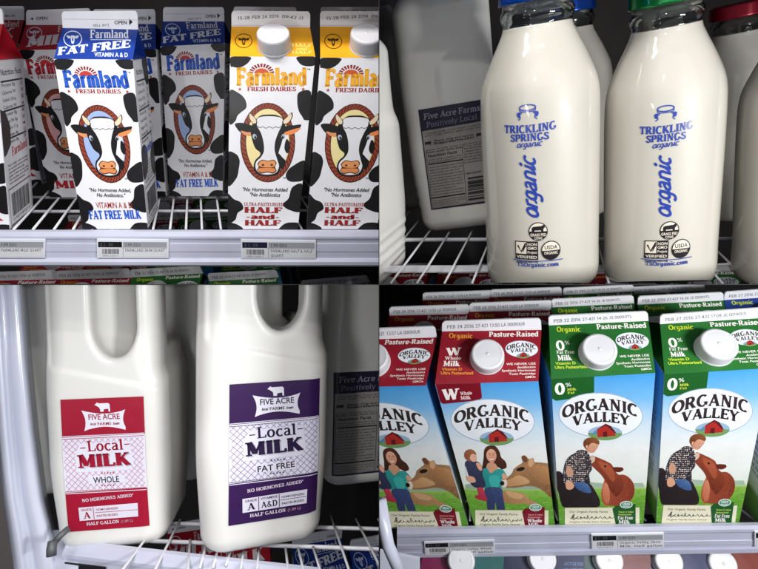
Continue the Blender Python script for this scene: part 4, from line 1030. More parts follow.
# front row
cA = cow('skim', {'fTL': (61.4, 11.3), 'fTR': (137.3, 10.5), 'fBL': (62.7, 28), 'fBR': (137.8, 29.6), 'eL': (53.9, 58.9), 'eR': (132.8, 59.6), 'bL': (82.7, 229), 'bR': (147.9, 229)}, yTL,
         'blue-topped fat free milk carton with cow in rope oval, the bright one in front', skew=-.009)
pxB = {'fTL': (231.4, 10.5), 'fTR': (310.3, 11.3), 'fBL': (231.5, 26.5), 'fBR': (310.0, 27.5), 'eL': (230, 56.4), 'eR': (315.3, 56.4), 'bL': (227.6, 229), 'bR': (297.8, 229)}
cB = cow('half', pxB, yTL, 'orange-topped half-and-half carton with white screw cap, the whole one left of its twin', cap=(273.5, 36))
pxC = {'fTL': (320, 11), 'fTR': (400, 11), 'fBL': (320, 26.5), 'fBR': (400, 27), 'eL': (320.3, 57.6), 'eR': (406, 58), 'bL': (306.5, 229), 'bR': (376.7, 229)}
cC = cow('half', pxC, yTL, 'orange-topped half-and-half carton at the right end of its shelf, cut by the divider', cap=(366.5, 36))
# left edge, side panel towards us
pxL = {'fTL': (-76, 6), 'fTR': (2, 8), 'fBL': (-76, 22), 'fBR': (3, 24), 'eL': (-88, 60), 'eR': (-5, 60), 'bL': (-62, 231), 'bR': (10, 231)}
cow('milk', pxL, yTL, 'dark red-topped milk carton at the far left showing its side panel with a barcode', skew=-.012)
# second row
yT2 = .61
cow('milk', {'fTL': (26, 10), 'fTR': (90, 8), 'fBL': (26, 25), 'fBR': (91, 25), 'eL': (18, 50), 'eR': (84, 49), 'bL': (50, 197), 'bR': (103, 197)}, yT2,
    'red-topped milk carton in shade between the barcode carton and the bright fat free carton')
cD = cow('skim', {'fTL': (163, 7), 'fTR': (224, 7), 'fBL': (163, 21.5), 'fBR': (224.3, 21.5), 'eL': (160.4, 46.4), 'eR': (225, 43), 'bL': (170, 196), 'bR': (222.6, 196)}, yT2,
    'blue-topped fat free carton in shade, seen whole between the bright one and the orange one')
cow('skim', {'fTL': (93, 9), 'fTR': (155, 9), 'fBL': (93, 24), 'fBR': (155.5, 24), 'eL': (88, 50), 'eR': (156, 49), 'bL': (112, 197), 'bR': (166, 197)}, yT2,
    'blue-topped carton mostly hidden directly behind the bright fat free carton')
def shifted(px, dx, dy, s, cx, cy): return {k: (cx + (x-cx)*s + dx, cy + (y-cy)*s + dy) for k, (x, y) in px.items()}
cow('half', shifted(pxB, -6, -8, .80, 272, 30), yT2, 'orange-topped carton hidden behind the whole half-and-half carton')
cow('half', shifted(pxC, -8, -8, .80, 362, 30), yT2, 'orange-topped carton hidden behind the half-and-half carton beside the divider')
cow('milk', {'fTL': (-34, 6), 'fTR': (24, 6), 'fBL': (-34, 20), 'fBR': (24, 20), 'eL': (-42, 45), 'eR': (18, 44), 'bL': (-10, 185), 'bR': (42, 185)}, .68,
    'red-topped carton in deep shade behind the barcode carton at the far left')

# ------------------------------------------------------------------ pasture cartons, lower right
yBR = .385; W2 = .095
PART = {k: dict(front=pasture_front('green' if k == 'green' else 'red') if k != 'blue' else None, gable=pasture_gable(k), seam=pasture_seam(k, i), side=pasture_side(k)) for i, k in enumerate(('red', 'green', 'blue'))}
PART['blue']['front'] = PART['green']['front']
PART['red2'] = dict(PART['red'], seam=pasture_seam('red', 3)); PART['green2'] = dict(PART['green'], seam=pasture_seam('green', 2))
def past(kind, px, y, label, cap=None):
    P = cart_px(BR, y, W2, px)
    return make_carton(BR, P, W2, PART[kind], 'milk_carton', label, 'milk carton', GRP_PAST, cap=cap, solid=(170, 196, 214), gcol=OV[kind.rstrip('2')]['base'])
p2 = {'fTL': (442.2, 321.5), 'fTR': (540.9, 318.5), 'fBL': (442, 331.5), 'fBR': (541.5, 330), 'eL': (435, 384.3), 'eR': (538.4, 381.2), 'bL': (474.7, 527), 'bR': (555, 526)}
p1 = {'fTL': (340, 330), 'fTR': (435, 326.5), 'fBL': (340, 340.5), 'fBR': (437, 337.5), 'eL': (319, 388), 'eR': (425.6, 385.6), 'bL': (390, 528), 'bR': (468.5, 527)}
p3 = {'fTL': (548.5, 316), 'fTR': (647.7, 311.6), 'fBL': (548.8, 325.5), 'fBR': (648.5, 321), 'eL': (551, 379), 'eR': (655.3, 373), 'bL': (559.5, 526), 'bR': (643.4, 524)}
p4 = {'fTL': (660.3, 315.0), 'fTR': (762, 308), 'fBL': (660, 324.2), 'fBR': (764, 318), 'eL': (664.5, 374.3), 'eR': (771, 368), 'bL': (656, 523.5), 'bR': (739, 522.5)}
qC1 = past('red', p1, yBR, 'red-topped whole milk carton cut by the divider at the left end of the front row', cap=(373, 358))
qC2 = past('red2', p2, yBR, 'red-topped whole milk carton, uncut, with woman, baby and cow picture', cap=(487.5, 355))
qC3 = past('green', p3, yBR, 'green-topped fat free carton second from the right in the front row, farmer in plaid shirt', cap=(599, 350))
qC4 = past('green2', p4, yBR, 'green-topped fat free carton with its cap overlapping the small oval logo', cap=(718, 345))
# one more at the right edge, only its corner in view
copy_tree(qC4[0], BR, qC4[0].matrix_world.translation and (BR.I @ qC4[0].matrix_world.translation) + Vector((.112, -.002, 0)), 'green carton corner at the far right edge of the front row')
zf = BR.at_y(491, 319, yBR + W2/2).z
def past_copy(src, px, py, label, bay=BR, z=None, grp=GRP_PAST):
    root, q, _ = src
    f = (q['fTL'] + q['fTR'])/2
    P = bay.at_y(px, py, yBR + W2/2 + z)
    return copy_tree(root, bay, P - f, label, grp)
for src, px, py, lab in ((qC2, 428.7, 306, 'red carton in the second row behind the left gap'), (qC2, 510.5, 302, 'red carton in the second row behind the whole milk carton'),
                         (qC3, 592, 297.5, 'green carton in the second row behind the fat free carton'), (qC3, 680.5, 294.5, 'green carton in the second row behind the right-hand front carton'),
                         (qC2, 457, 291.8, 'red carton in the third row, left one'), (qC2, 525.7, 288.6, 'red carton in the third row, right one'),
                         (qC3, 598, 286.5, 'green carton in the third row, left one'), (qC3, 668, 285.5, 'green carton in the third row, right one')):
    past_copy(src, px, py, lab, z=.0985 if 'second' in lab else .197)
Pb = BR.at_y(768, 289, yBR + W2/2 + .0985)
dP = Pb - (qC4[1]['fTL'] + qC4[1]['fTR'])/2
make_carton(BR, {k: v + dP for k, v in qC4[1].items()}, W2, PART['blue'], 'milk_carton', 'blue-topped carton at the right edge of the second row', 'milk carton', GRP_PAST, cap=qC4[2], gcol=OV['blue']['base'])

# cartons of the shelf below, only their tops in view
def plain_gable(base, second, mark):
    a = Art(homog([(228, 400), (640, 388), (650, 210), (256, 188)]))
    a.rect(180, 170, 700, 420, base); a.poly([(500, 170), (700, 170), (700, 420), (460, 420)], second); 
    a.text('Organic', (284, 216), (382, 218), 20, (226, 200, 60)); a.text(mark, (448, 212), (640, 212), 20, (230, 230, 232))
    
    if base == (12, 20, 60): a.text('LACTOSE FREE', (560, 330), (640, 330), 12, (90, 110, 160), 'sans'); a.text('ULTRA PASTEURIZED', (556, 350), (640, 350), 10, (90, 110, 160), 'sans')
    return a
low = [((461, 560.5), (110, 10, 66), (10, 84, 84), 'magenta and teal'), ((541, 558.5), (12, 20, 60), (14, 24, 70), 'navy blue'), ((606.5, 560), (8, 60, 62), (100, 26, 26), 'teal'),
       ((665, 561), (42, 18, 66), (14, 26, 80), 'purple'), ((718, 563.5), (16, 36, 110), (120, 40, 20), 'bright blue')]
q2, c2 = qC2[1], qC2[2]
for (cx_, cy_), b_, s2, nm in low:
    r = BR.ray(cx_, cy_); P = r * .62
    dP = P - c2
    art = dict(front=PART['red']['front'], gable=plain_gable(b_, s2, 'Pasture-Raised'), seam=PART['red']['seam'], side=None)
    make_carton(BR, {k: v + dP for k, v in q2.items()}, W2, art, 'milk_carton', nm + ' carton top with white cap below the lower right shelf rail', 'milk carton', 'cartons on the shelf below the pasture cartons', cap=c2, gcol=b_, capr=.0165)

# tops of pasture cartons below the upper left rail, and dim ones under the wires
P0 = TL.ray(92, 270) * .70; zl = P0.z
rows = [(18, 271.5, qC2, 'red'), (92, 270, qC2, 'red'), (165, 268, qC3, 'green'), (242, 272, qC3, 'green')]
place = ['at the far left', 'left of the green ones', 'left one of the two', 'right one of the two']
for i, (px, py, src, nm) in enumerate(rows):
    f = (src[1]['fTL'] + src[1]['fTR'])/2; P = TL.ray(px, py) * .70; P.z = P.z
    copy_tree(src[0], TL, P - f, '%s carton top under the upper left rail, %s' % (nm, place[i]), 'carton tops under the upper left rail')
    for r_ in (1, 2, 3):
        copy_tree(src[0], TL, P - f + Vector((0, .135*r_, 0)), '%s carton below the wires, row %s behind the one %s' % (nm, ('one', 'two', 'three')[r_-1], place[i]), 'carton tops under the upper left rail')
bq = qC4[1]; dP = TL.ray(334, 278)*.70 - (bq['fTL']+bq['fTR'])/2
make_carton(TL, {k: v + dP for k, v in bq.items()}, W2, PART['blue'], 'milk_carton', 'blue-topped carton peeping out under the upper left rail beside the divider', 'milk carton', 'carton tops under the upper left rail', cap=None, gcol=OV['blue']['base'])

# ------------------------------------------------------------------ glass bottles, upper right
yb = .463 * TR.ray(540, 150).y
def zr(py, hw, px=540.5):
    P = TR.at_y(px, py, yb); return P, hw * (yb / TR.ray(px, py).y) / F
prof_px = [(284, 50), (279, 54), (268, 55.5), (240, 56.5), (200, 58), (150, 59.8), (120, 60.6), (100, 60.8), (90, 60.2), (80, 58.6), (70, 55.2), (60, 51), (50, 46.6), (42, 42.6), (35, 39.4), (29, 36.8), (24, 35.6), (19, 35.4), (13, 35.6)]
base = TR.at_y(541.5, 300, yb - .052); base = Vector((TR.at_y(541.5, 280, yb).x, yb, base.z))
prof = []
for py, hw in prof_px:
    P, r = zr(py, hw); prof.append((r, P.z - base.z))
shift = prof[0][1] - .006
pr = [(.0, .0035), (prof[0][0]*.72, .0030), (prof[0][0]*.86, 0.0), (prof[0][0]*.97, .0022)] + [(r, z) for r, z in prof[0:]]
pr = [p for i, p in enumerate(pr) if i < 4 or p[1] > .004]
_sm = catmull([(r, z) for r, z in [p for p in pr if p[1] <= prof[-3][1] + 1e-5][3:]], False, 4)
def rad(z):
    for (r0, z0), (r1, z1) in zip(_sm[:-1], _sm[1:]):
        if z0 <= z <= z1: return r0 + (r1-r0)*(z-z0)/(z1-z0)
    return prof[0][0] if z < prof[0][1] else prof[-1][0]
GRPB = 'glass milk bottles on the upper right shelf'
def make_bottle(loc, label, capmat):
    root = empty('milk_bottle', TR, loc, label, 'milk bottle', GRPB)
    zl_ = prof[-3][1]                         # milk level
    milk = [p for p in pr if p[1] <= zl_ + 1e-5]
    mb = MB()
    # smoother profile
    sm = catmull([(r, z) for r, z in milk[3:]], False, 4); sm = milk[:3] + sm
    lathe(mb, sm + [(sm[-1][0]*.93, sm[-1][1] + .0004)], 72, cap0=False); mb.build('milk_filled_glass', [M_MILKGLASS], root)
    nr, nz = prof[-2][0], zl_
    nb = MB(); zt = TR.at_y(540.5, -10, yb).z - base.z
    z6 = prof[-1][1]
    outer = [(nr, nz + .0002), (nr*1.0, nz + .0025), (nr*1.05, nz + .005), (nr*1.075, nz + .008), (nr*1.06, nz + .011), (nr*1.0, nz+.013), (nr*.99, nz + .026)]
    inner = [(nr*.90, nz + .026), (nr*.90, nz + .0006)]
    lathe(nb, outer + inner, 72, cap0=False, cap1=False); nb.build('clear_neck', [M_GLASS], root)
    cb = MB(); c0 = nz + .0172; cr = nr*1.10
    lathe(cb, [(cr*.98, c0), (cr*1.01, c0+.0006), (cr*1.01, c0+.002), (cr, c0+.0026), (cr, c0 + .013), (cr*.97, c0+.0145), (cr*.9, c0+.0152), (cr*.86, c0+.0146)], 144, cap0=True, ridge=.0003)
    cb.build('cap', [capmat], root)
    return root
b1 = make_bottle(base, 'glass milk bottle with blue cap, left one of the two whole bottles with blue print', M_BLUECAP)
# printing
pa = bottle_print(); mb = MB()
phi = math.atan2(-base.y, -base.x)
def bsurf(u, v, h):
    px, py = 495 + u*85, 92.5 + (1-v)*180
    P = TR.at_y(541.5, py, yb - .05); z = P.z - base.z
    dep = (yb-.055)/TR.ray(541, py).y; x = (px - 541.5 + (275-py)*0.0) * dep / F
    r = rad(z); t = phi + x / r
    return Vector(((r+h)*math.cos(t), (r+h)*math.sin(t), z))
lay(mb, pa, bsurf, h0=.0003, fine=.04, step=.000014)
mb.build('printing', [M_INK], b1)
FULL_B = b1
wb = TR.M @ base; DB = wb.y; PYB = CY - F*wb.z/wb.y
def slim(o, f):
    M = o.matrix_world @ Matrix.Diagonal((f, f, 1, 1)); o.matrix_world = M
def bottle_copy(px, pyo, label, capmat, roll=0, rotz=0, k=1.0, s=None):
    P = TR.ray(px, PYB + pyo) * (DB*k)
    o = copy_tree(b1, TR, P, label, GRPB, roll=R(roll), rotz=R(rotz), s=s)
    for c in children_of(o):
        if c.name.startswith('cap'): c.data = c.data.copy(); c.data.materials.clear(); c.data.materials.append(capmat)
    return o
bR2 = bottle_copy(657, 0, 'glass milk bottle with green cap, right one of the two whole bottles with blue print', M_GREENCAP, roll=-2.4, rotz=1)
bottle_copy(798, -3, 'glass milk bottle cut by the right edge of the photo', M_REDCAP, roll=-6, rotz=60)
bottle_copy(729, -66, 'glass milk bottle with dark red cap standing behind in the gap at the right', M_REDCAP, roll=-4, rotz=120, k=1.38)
bottle_copy(566, -66, 'glass milk bottle with blue cap hidden behind the two whole bottles', M_BLUECAP, rotz=150, k=1.38)

slim(bR2, .885); slim(b1, .94)
# ------------------------------------------------------------------ plastic jugs: an implicit solid turned into a mesh
def surface_nets(f, lo, h):
    s = f < 0; nx, ny, nz = f.shape
    cell = np.zeros((nx-1, ny-1, nz-1), int)
    for i in (0, 1):
        for j in (0, 1):
            for k in (0, 1): cell += s[i:nx-1+i, j:ny-1+j, k:nz-1+k]
    act = (cell > 0) & (cell < 8); idx = -np.ones(act.shape, int); ijk = np.argwhere(act); idx[tuple(ijk.T)] = np.arange(len(ijk))
    acc = np.zeros((len(ijk), 3)); cnt = np.zeros(len(ijk))
    cor = [(i, j, k) for i in (0, 1) for j in (0, 1) for k in (0, 1)]
    for a in range(8):
        for b in range(a+1, 8):
            A, B = np.array(cor[a]), np.array(cor[b])
            if abs(A-B).sum() != 1: continue
            fa = f[tuple((ijk+A).T)]; fb = f[tuple((ijk+B).T)]; m = (fa < 0) != (fb < 0)
            t = np.where(m, fa/np.where(m, fa-fb, 1), 0)
            acc += np.where(m[:, None], A + (B-A)*t[:, None], 0); cnt += m
    V = lo + h*(ijk + acc/cnt[:, None])
    Q = []
    for ax in range(3):
        d = [0, 0, 0]; d[ax] = 1; sl = [slice(1, None)]*3
        s0 = s[:nx-d[0] or None, :ny-d[1] or None, :nz-d[2] or None]; s1 = s[d[0]:, d[1]:, d[2]:]
        e = np.argwhere(s0 != s1); o = s0[tuple(e.T)]
        u, v = [(1, 2), (2, 0), (0, 1)][ax]
        ok = (e[:, u] > 0) & (e[:, v] > 0) & (e[:, u] < f.shape[u]-1) & (e[:, v] < f.shape[v]-1); e = e[ok]; o = o[ok]
        def ix(du, dv):
            q = e.copy(); q[:, u] -= du; q[:, v] -= dv; return idx[tuple(q.T)]
        q = np.stack([ix(1, 1), ix(0, 1), ix(0, 0), ix(1, 0)], 1); q[~o] = q[~o][:, ::-1]; Q.append(q)
    return V, np.concatenate(Q)

def sstep(x, a, b): t = np.clip((x-a)/(b-a), 0, 1); return t*t*(3-2*t)
def jug_field(hole, h=.0014, hx=.0535, xr=.0300, top_=.286):
    lo = np.array([-.064, -.064, -.004]); n = [int(.128/h)+1, int(.128/h)+1, int(((.262 if hole else .30)/h))+1]
    x, y, z = np.meshgrid(*[lo[i] + h*np.arange(n[i]) for i in range(3)], indexing='ij')
    r = .020 + .004*sstep(z, .15, .2)
    hw = hx - .004*(1-sstep(z, 0, .09))
    hR = hw - .0045*sstep(z, .158, .176)
    hxx = np.where(x > 0, hR, hw - .001*sstep(z, .17, .2))
    hyy = hw.copy()
    if hole:
        zl = .177 - .24*(x+.045)
        rec = .0022*sstep(z - zl, -.002, .004)*sstep(x, -.048, -.043)
        hyy = np.where(y < 0, hw - rec, hw)
    top = sstep(z, .226, .272) if not hole else 0*z
    hxx = hxx*(1-top) + .020*top; hyy = hyy*(1-top) + .020*top
    r = np.minimum(r, hxx*.98)
    qx, qy = np.abs(x)-(hxx-r), np.abs(y)-(hyy-r)
    d = np.hypot(np.maximum(qx, 0), np.maximum(qy, 0)) + np.minimum(np.maximum(qx, qy), 0) - r
    d -= .0012*np.cos(np.clip(x/hx, -1, 1)*math.pi/2)*np.cos(np.clip(y/hx, -1, 1)*math.pi/2)
    rb = .016; a, b = d+rb, -z+rb
    d = np.hypot(np.maximum(a, 0), np.maximum(b, 0)) + np.minimum(np.maximum(a, b), 0) - rb
    b2 = z-(.254 if hole else top_); d = np.maximum(d, b2)
    if not hole:  # ribs low on the jug
        d += .0008*np.sin(z*2*math.pi/.012)*(sstep(z, .02, .03)-sstep(z, .058, .066))*sstep(y, -.045, -.03)
    if hole:
        t = sstep(y, -.038, .002); xl = -.008 + t*(xr - .007 + .008)
        xc, hwid = (xl+xr)/2, (xr-xl)/2; zb = .184
        cap = np.hypot(x-xc, np.minimum(z-(zb+hwid*1.6), 0)/1.6) - hwid
        t2 = sstep(y, -.018, -.004)                                     # behind the grip everything right of the wall is open
        xl2 = xr - .010 - .010*sstep(y, -.01, .05)
        back = np.maximum(np.maximum(xl2 - x, .012 - (y+.030)), (zb+.006) - z)
        back = np.maximum(back, -(y+.016))
        for c, k in ((cap, .006), (back, .006)):
            hh = np.clip(.5 - .5*(d+c)/k, 0, 1); d = d*(1-hh) + (-c)*hh + k*hh*(1-hh)
    return surface_nets(d, lo, h)

def mesh_smooth(V, Q, it=3):
    e = np.concatenate([Q[:, [0, 1]], Q[:, [1, 2]], Q[:, [2, 3]], Q[:, [3, 0]]]); e = np.concatenate([e, e[:, ::-1]])
    for k in range(it*2):
        acc = np.zeros_like(V); cnt = np.zeros(len(V)); np.add.at(acc, e[:, 0], V[e[:, 1]]); np.add.at(cnt, e[:, 0], 1)
        L_ = acc/cnt[:, None] - V; V = V + (.5 if k % 2 == 0 else -.52)*L_
    return V
VH, QH = jug_field(True); VH = mesh_smooth(VH, QH)
VP, QP = jug_field(False, h=.0018); VP = mesh_smooth(VP, QP)
def make_jug(bay, loc, label, V, Q, roll=0, rotz=0, lab=None, back=False, cap=None, s=1.0, name='milk_jug', group=None, lq=None):
    root = bpy.data.objects.new(name, None); COL.objects.link(root); root.empty_display_size = .02
    M = bay.M @ Matrix.Translation(loc) @ Matrix.Rotation(R(roll), 4, 'Y') @ Matrix.Rotation(R(rotz), 4, 'Z') @ Matrix.Scale(s, 4)
    root.matrix_world = M; tag(root, label, 'milk jug', group); BAYOF[root.name] = (bay, M.copy())
    mb = MB(); mb.add([Vector(v) for v in V], [tuple(int(i) for i in q) for q in Q], (230,)*3, 0, True)
    body = mb.build('jug_body', [M_JUG], root)
    if lab is not None:
        x0, x1, z0, z1 = lq
        bvh = BVHTree.FromPolygons([Vector(v) for v in V], [tuple(int(i) for i in q) for q in Q])
        cache = {}
        def base_pt(u, v):
            k = (round(u, 4), round(v, 4))
            if k not in cache:
                x = x0 + (x1-x0)*u; z = z0 + (z1-z0)*v
                hit = bvh.ray_cast(Vector((x, -.2, z)), Vector((0, 1, 0)))
                cache[k] = (hit[0], hit[1]) if hit[0] else (Vector((x, 0, z)), Vector((0, -1, 0)))
            return cache[k]
        def surf(u, v, h):
            p, n_ = base_pt(min(max(u, 0), 1), min(max(v, 0), 1))
            if n_.y > 0: n_ = -n_
            return p + n_*(h + .00035)
        lb = MB(); lay(lb, lab, surf, fine=.035, step=.000010); lb.build('label', [M_FILM], root)
    if cap is not None:
        cb = MB(); lathe(cb, [(.021, .280), (.021, .296), (.0195, .298)], 60, ridge=.0004); cb.build('cap', [cap], root)
    return root
GJ = 'plastic half-gallon jugs'
yJ = .44
zJ = BL.at_y(118, 549, yJ - .03).z
def jloc(bay, px, py, y, z): P = bay.at_y(px, py, y); return Vector((P.x, y, z))
yj1 = .435 * BL.ray(116, 430).y + .05
z1_ = BL.at_y(118, 551, yj1-.045).z
make_jug(BL, jloc(BL, 129, 535, yj1, z1_), 'white plastic milk jug with a red label, left of the purple-labelled one', VH, QH, roll=-1.0, rotz=-5, s=.95, lab=jug_label('whole'), lq=(-.0345, .036, .024, .149), group=GJ)
yj2 = .425 * BL.ray(265, 430).y + .05
z2_ = BL.at_y(265, 549, yj2-.045).z
make_jug(BL, jloc(BL, 258, 540, yj2, z2_), 'white plastic milk jug with a purple label, right of the red-labelled one', VH, QH, roll=.6, rotz=7, lab=jug_label('skim'), lq=(-.0290, .0425, .029, .144), s=1.05, group=GJ)
make_jug(BL, jloc(BL, 359, 518, yj2+.10, z2_), 'milk jug with a nutrition label turned to us, in shade behind the purple-labelled jug', VP, QP, rotz=2, lab=back_label(), lq=(-.041, .037, .016, .128), s=1.03, group=GJ)
make_jug(BL, jloc(BL, 78, 520, yj1+.12, z1_), 'shaded jug at the far left behind the red-labelled jug', VP, QP, s=1.0, group=GJ)
make_jug(BL, jloc(BL, 170, 520, yj1+.125, z1_), 'shaded jug behind the gap between the red and purple labels', VP, QP, s=1.0, group=GJ)
# upper right: one cut by the divider, one with its back label to us
yk = yb + .125
zk = base.z
jg = make_jug(TR, jloc(TR, 463, 225, yk, zk + .025), 'milk jug showing its dark back label in shade, left of the blue-capped bottle', VP, QP, roll=-1, rotz=12, lab=back_label(), lq=(-.036, .036, .030, .138), s=1.06, group=GJ, cap=M_REDCAP)
slim(jg, .94)
make_jug(TR, jloc(TR, 352, 262, yb + .005, zk), 'cream-coloured jug cut by the divider at the left end of the bottle shelf', VP, QP, roll=3, rotz=-8, s=1.04, group=GJ)
make_jug(TR, jloc(TR, 402, 215, yb + .30, zk), 'milk jug far back in the dark with a dull red cap', VP, QP, cap=M_REDCAP, s=1.1, group=GJ)
# ------------------------------------------------------------------ shelves: rails, wires and price tags
def shelf(bay, label, z, wires, cross, wr=.0012, cr=.0019, plane=None):
    hit = (lambda x, y: bay.at_z(x, y, z)) if plane is None else (lambda x, y: bay.at_plane(x, y, plane[0], plane[1]))
    root = bpy.data.objects.new('wire_shelf', None); COL.objects.link(root)
    loc = hit(wires[0][0], wires[0][1]); M = bay.M @ Matrix.Translation(loc); root.matrix_world = M; BAYOF[root.name] = (bay, M.copy())
    tag(root, label, 'wire shelf')
    for (x0, y0, x1, y1) in wires:
        a = hit(x0, y0); b = hit(x1, y1); d = (b-a)
        b = b + d*.5
        mb = MB(); tube(mb, [a-loc, b-loc], wr); o = mb.build('wire', [M_WIRE], root)
        if len(o.data.vertices) == 0: bpy.data.objects.remove(o)
    for (x0, y0, x1, y1) in cross:
        a = hit(x0, y0); b = hit(x1, y1); dz = Vector((0, 0, -wr-cr))
        mb = MB(); tube(mb, [a-loc+dz, b-loc+dz], cr); mb.build('cross_bar', [M_WIRE], root)
    return root

def rail(bay, label, xl, xr, rows, y):
    """rows: (pixel row at left end, at right end, forward offset)"""
    root = bpy.data.objects.new('shelf_rail', None); COL.objects.link(root)
    c = bay.at_y((xl+xr)/2, (rows[0][0]+rows[0][1])/2, y); M = bay.M @ Matrix.Translation(c); root.matrix_world = M; BAYOF[root.name] = (bay, M.copy())
    tag(root, label, 'shelf rail')
    mb = MB(); V = []; n = 24; m = len(rows)
    for i in range(n+1):
        t = i/n
        for (l, r_, o) in rows:
            x = xl + (xr-xl)*t; V.append(bay.at_y(x, l + (r_-l)*t, y + o) - c)
    Fc = []
    for i in range(n):
        for k in range(m-1): a = i*m+k; Fc.append((a, a+1, a+m+1, a+m))
    Fc += [tuple(range(m)), tuple(range(n*m, (n+1)*m))[::-1]]
    mb.add(V, Fc, (220,)*3, 0, False); o = mb.build('rail', [M_RAIL], root); return root
def price_tag(bay, y, quad, art, label, grp='price tags clipped to the shelf rails'):
    """quad: four pixels bl br tr tl"""
    P = [bay.at_y(px, py, y) for px, py in quad]; org = (P[0]+P[1])/2
    root = empty('price_tag', bay, org, label, 'price tag', grp)
    P = [p-org for p in P]; n = Vector((0, -1, 0))
    e = .0014; U = (P[1]-P[0]).normalized(); Vv = (P[3]-P[0]).normalized()
    q = [P[0]-U*e-Vv*e, P[1]+U*e-Vv*e, P[2]+U*e+Vv*e*2, P[3]-U*e+Vv*e*2]
    bm = bmesh.new(); vs = [bm.verts.new(p + n*k) for k in (0.0, -.0016) for p in q]
    for f in ((0, 1, 2, 3), (7, 6, 5, 4), (0, 4, 5, 1), (1, 5, 6, 2), (2, 6, 7, 3), (3, 7, 4, 0)): bm.faces.new([vs[i] for i in f])
    bmesh.ops.bevel(bm, geom=bm.edges[:], offset=.0003, segments=2, affect='EDGES'); bm.verts.index_update()
    mb = MB(); mb.add([v.co for v in bm.verts], [tuple(v.index for v in f.verts) for f in bm.faces], (220,)*3); bm.free()
    mb.build('tag_holder', [M_CLEAR], root)
    mb = MB(); lay(mb, art, quad_surf(*P), h0=.0002); mb.build('paper', [M_PAPER], root)

zT = ((TL.at_y(110, 229, yTL) + TL.at_y(260, 229, yTL))/2).z - .002
def fan(lines, vp, far): return [(x, y, x + (vp[0]-x)*f, y + (vp[1]-y)*f) for x, y, f in lines]
VP_ = (194, 34)
xs = [-62, -38, -12, 13.5, 33, 54, 73, 92, 112, 132, 153, 170, 186, 202, 221, 242, 262, 282, 302, 322, 342, 362]
shelf(TL, 'white wire shelf under the cow cartons', zT, [(x, 229.5, x + (VP_[0]-x)*.30, 229.5 + (VP_[1]-229.5)*.30) for x in xs], [(-10, 195, 378, 195), (-10, 209, 378, 208)])
yr = yTL - .004
rail(TL, 'pale lavender shelf rail under the cow cartons', -30, 400, [(229.6, 229.6, .006), (229.8, 229.8, 0), (231.5, 231.5, -.004), (236.5, 236.5, -.0062), (238.6, 238.6, -.0062), (239.4, 239.4, -.0048), (243.5, 243.5, -.0048), (244, 244, -.0053), (251.5, 251.5, -.0053), (252, 252, -.0048), (258, 258, -.0048), (259, 259, -.0066), (262, 262, -.0085), (264.8, 265.2, -.0085), (266, 266.6, -.0065), (266, 266.6, .004)], yr)
price_tag(TL, yr-.0072, [(-26, 256.5), (43, 256.8), (43.6, 241.8), (-26, 241.5)], tag_art('FARMLAND MILK QUART', ' '), 'paper price tag at the far left of the upper left rail, farmland milk quart')
price_tag(TL, yr-.0072, [(98.4, 256.8), (167, 257), (167, 242), (98.2, 241.6)], tag_art('FARMLAND SKIM QUART', ' '), 'paper price tag under the bright fat free carton')
price_tag(TL, yr-.0072, [(242.6, 257.6), (314.6, 258), (314.6, 242.6), (242.2, 242.0)], tag_art('FARMLAND HALF & HALF', 'QUART', (18, 22, 50)), 'paper price tag under the whole half-and-half carton')

zB = ((BR.at_y(510, 526, yBR) + BR.at_y(600, 525, yBR))/2).z - .002
shelf(BR, 'white wire shelf under the pasture cartons', zB, [(x, 521, x + (470-x)*.25, 527 - 60) for x in range(404, 780, 22)], [(390, 500, 757, 498)])
yr2 = yBR - .004
rail(BR, 'pale lavender shelf rail under the pasture cartons', 397, 790, [(526.5, 521.5, .006), (527, 522, 0), (530, 525, -.005), (534.5, 529, -.0072), (537, 531.5, -.0072), (538, 532.3, -.0058), (545, 539.5, -.0058), (545.6, 540, -.0064), (549.5, 544, -.0064), (550, 544.6, -.0058), (553, 548, -.0058), (554, 549, -.0078), (558, 552.5, -.0078), (558.5, 553, .004)], yr2)
price_tag(BR, yr2-.0085, [(426, 554.5), (494, 553.2), (493, 541.6), (425.2, 543.6)], tag_art('Organic Valley, Whole', 'Milk, Half gallon'), 'paper price tag under the red whole milk carton')
price_tag(BR, yr2-.0085, [(593, 548.7), (663, 547), (662.6, 534.8), (592.6, 536)], tag_art('Organic Valley, Skim', 'Milk, Half gallon'), 'paper price tag under the green fat free carton')
price_tag(BR, yr2-.0085, [(756, 546.5), (826, 545), (826, 532), (756, 533)], tag_art('Organic Valley, Low', 'Fat, Half gallon'), 'edge of a price tag at the far right of the lower right rail')

zTR = base.z - .002
wT = [(390.5, 283.6, 429, 232), (416.8, 283.6, 447, 236), (444.4, 283.6, 469.5, 236), (472, 283.6, 489, 242), (499, 283.6, 508, 244), (526, 283.6, 529, 244), (553, 283.6, 552, 244), (582, 284, 576, 244), (609, 283.6, 600, 252), (637, 284, 622, 250), (665, 284, 645, 250), (694, 284, 668, 250), (723, 284, 692, 250), (752, 284, 716, 250), (366, 283.6, 411, 230), (340, 284, 392, 230)]
lb2 = TR.I @ bR2.matrix_world.translation; lj = jloc(TR, 463, 225, yk, zk + .025)
pn = (lb2 - base).cross(lj - base).normalized()
if pn.z < 0: pn = -pn
pp = base - pn*.002
shelf(TR, 'white wire shelf under the glass bottles', zTR, wT, [(378, 237, 757, 236)], cr=.0026, plane=(pp, pn))
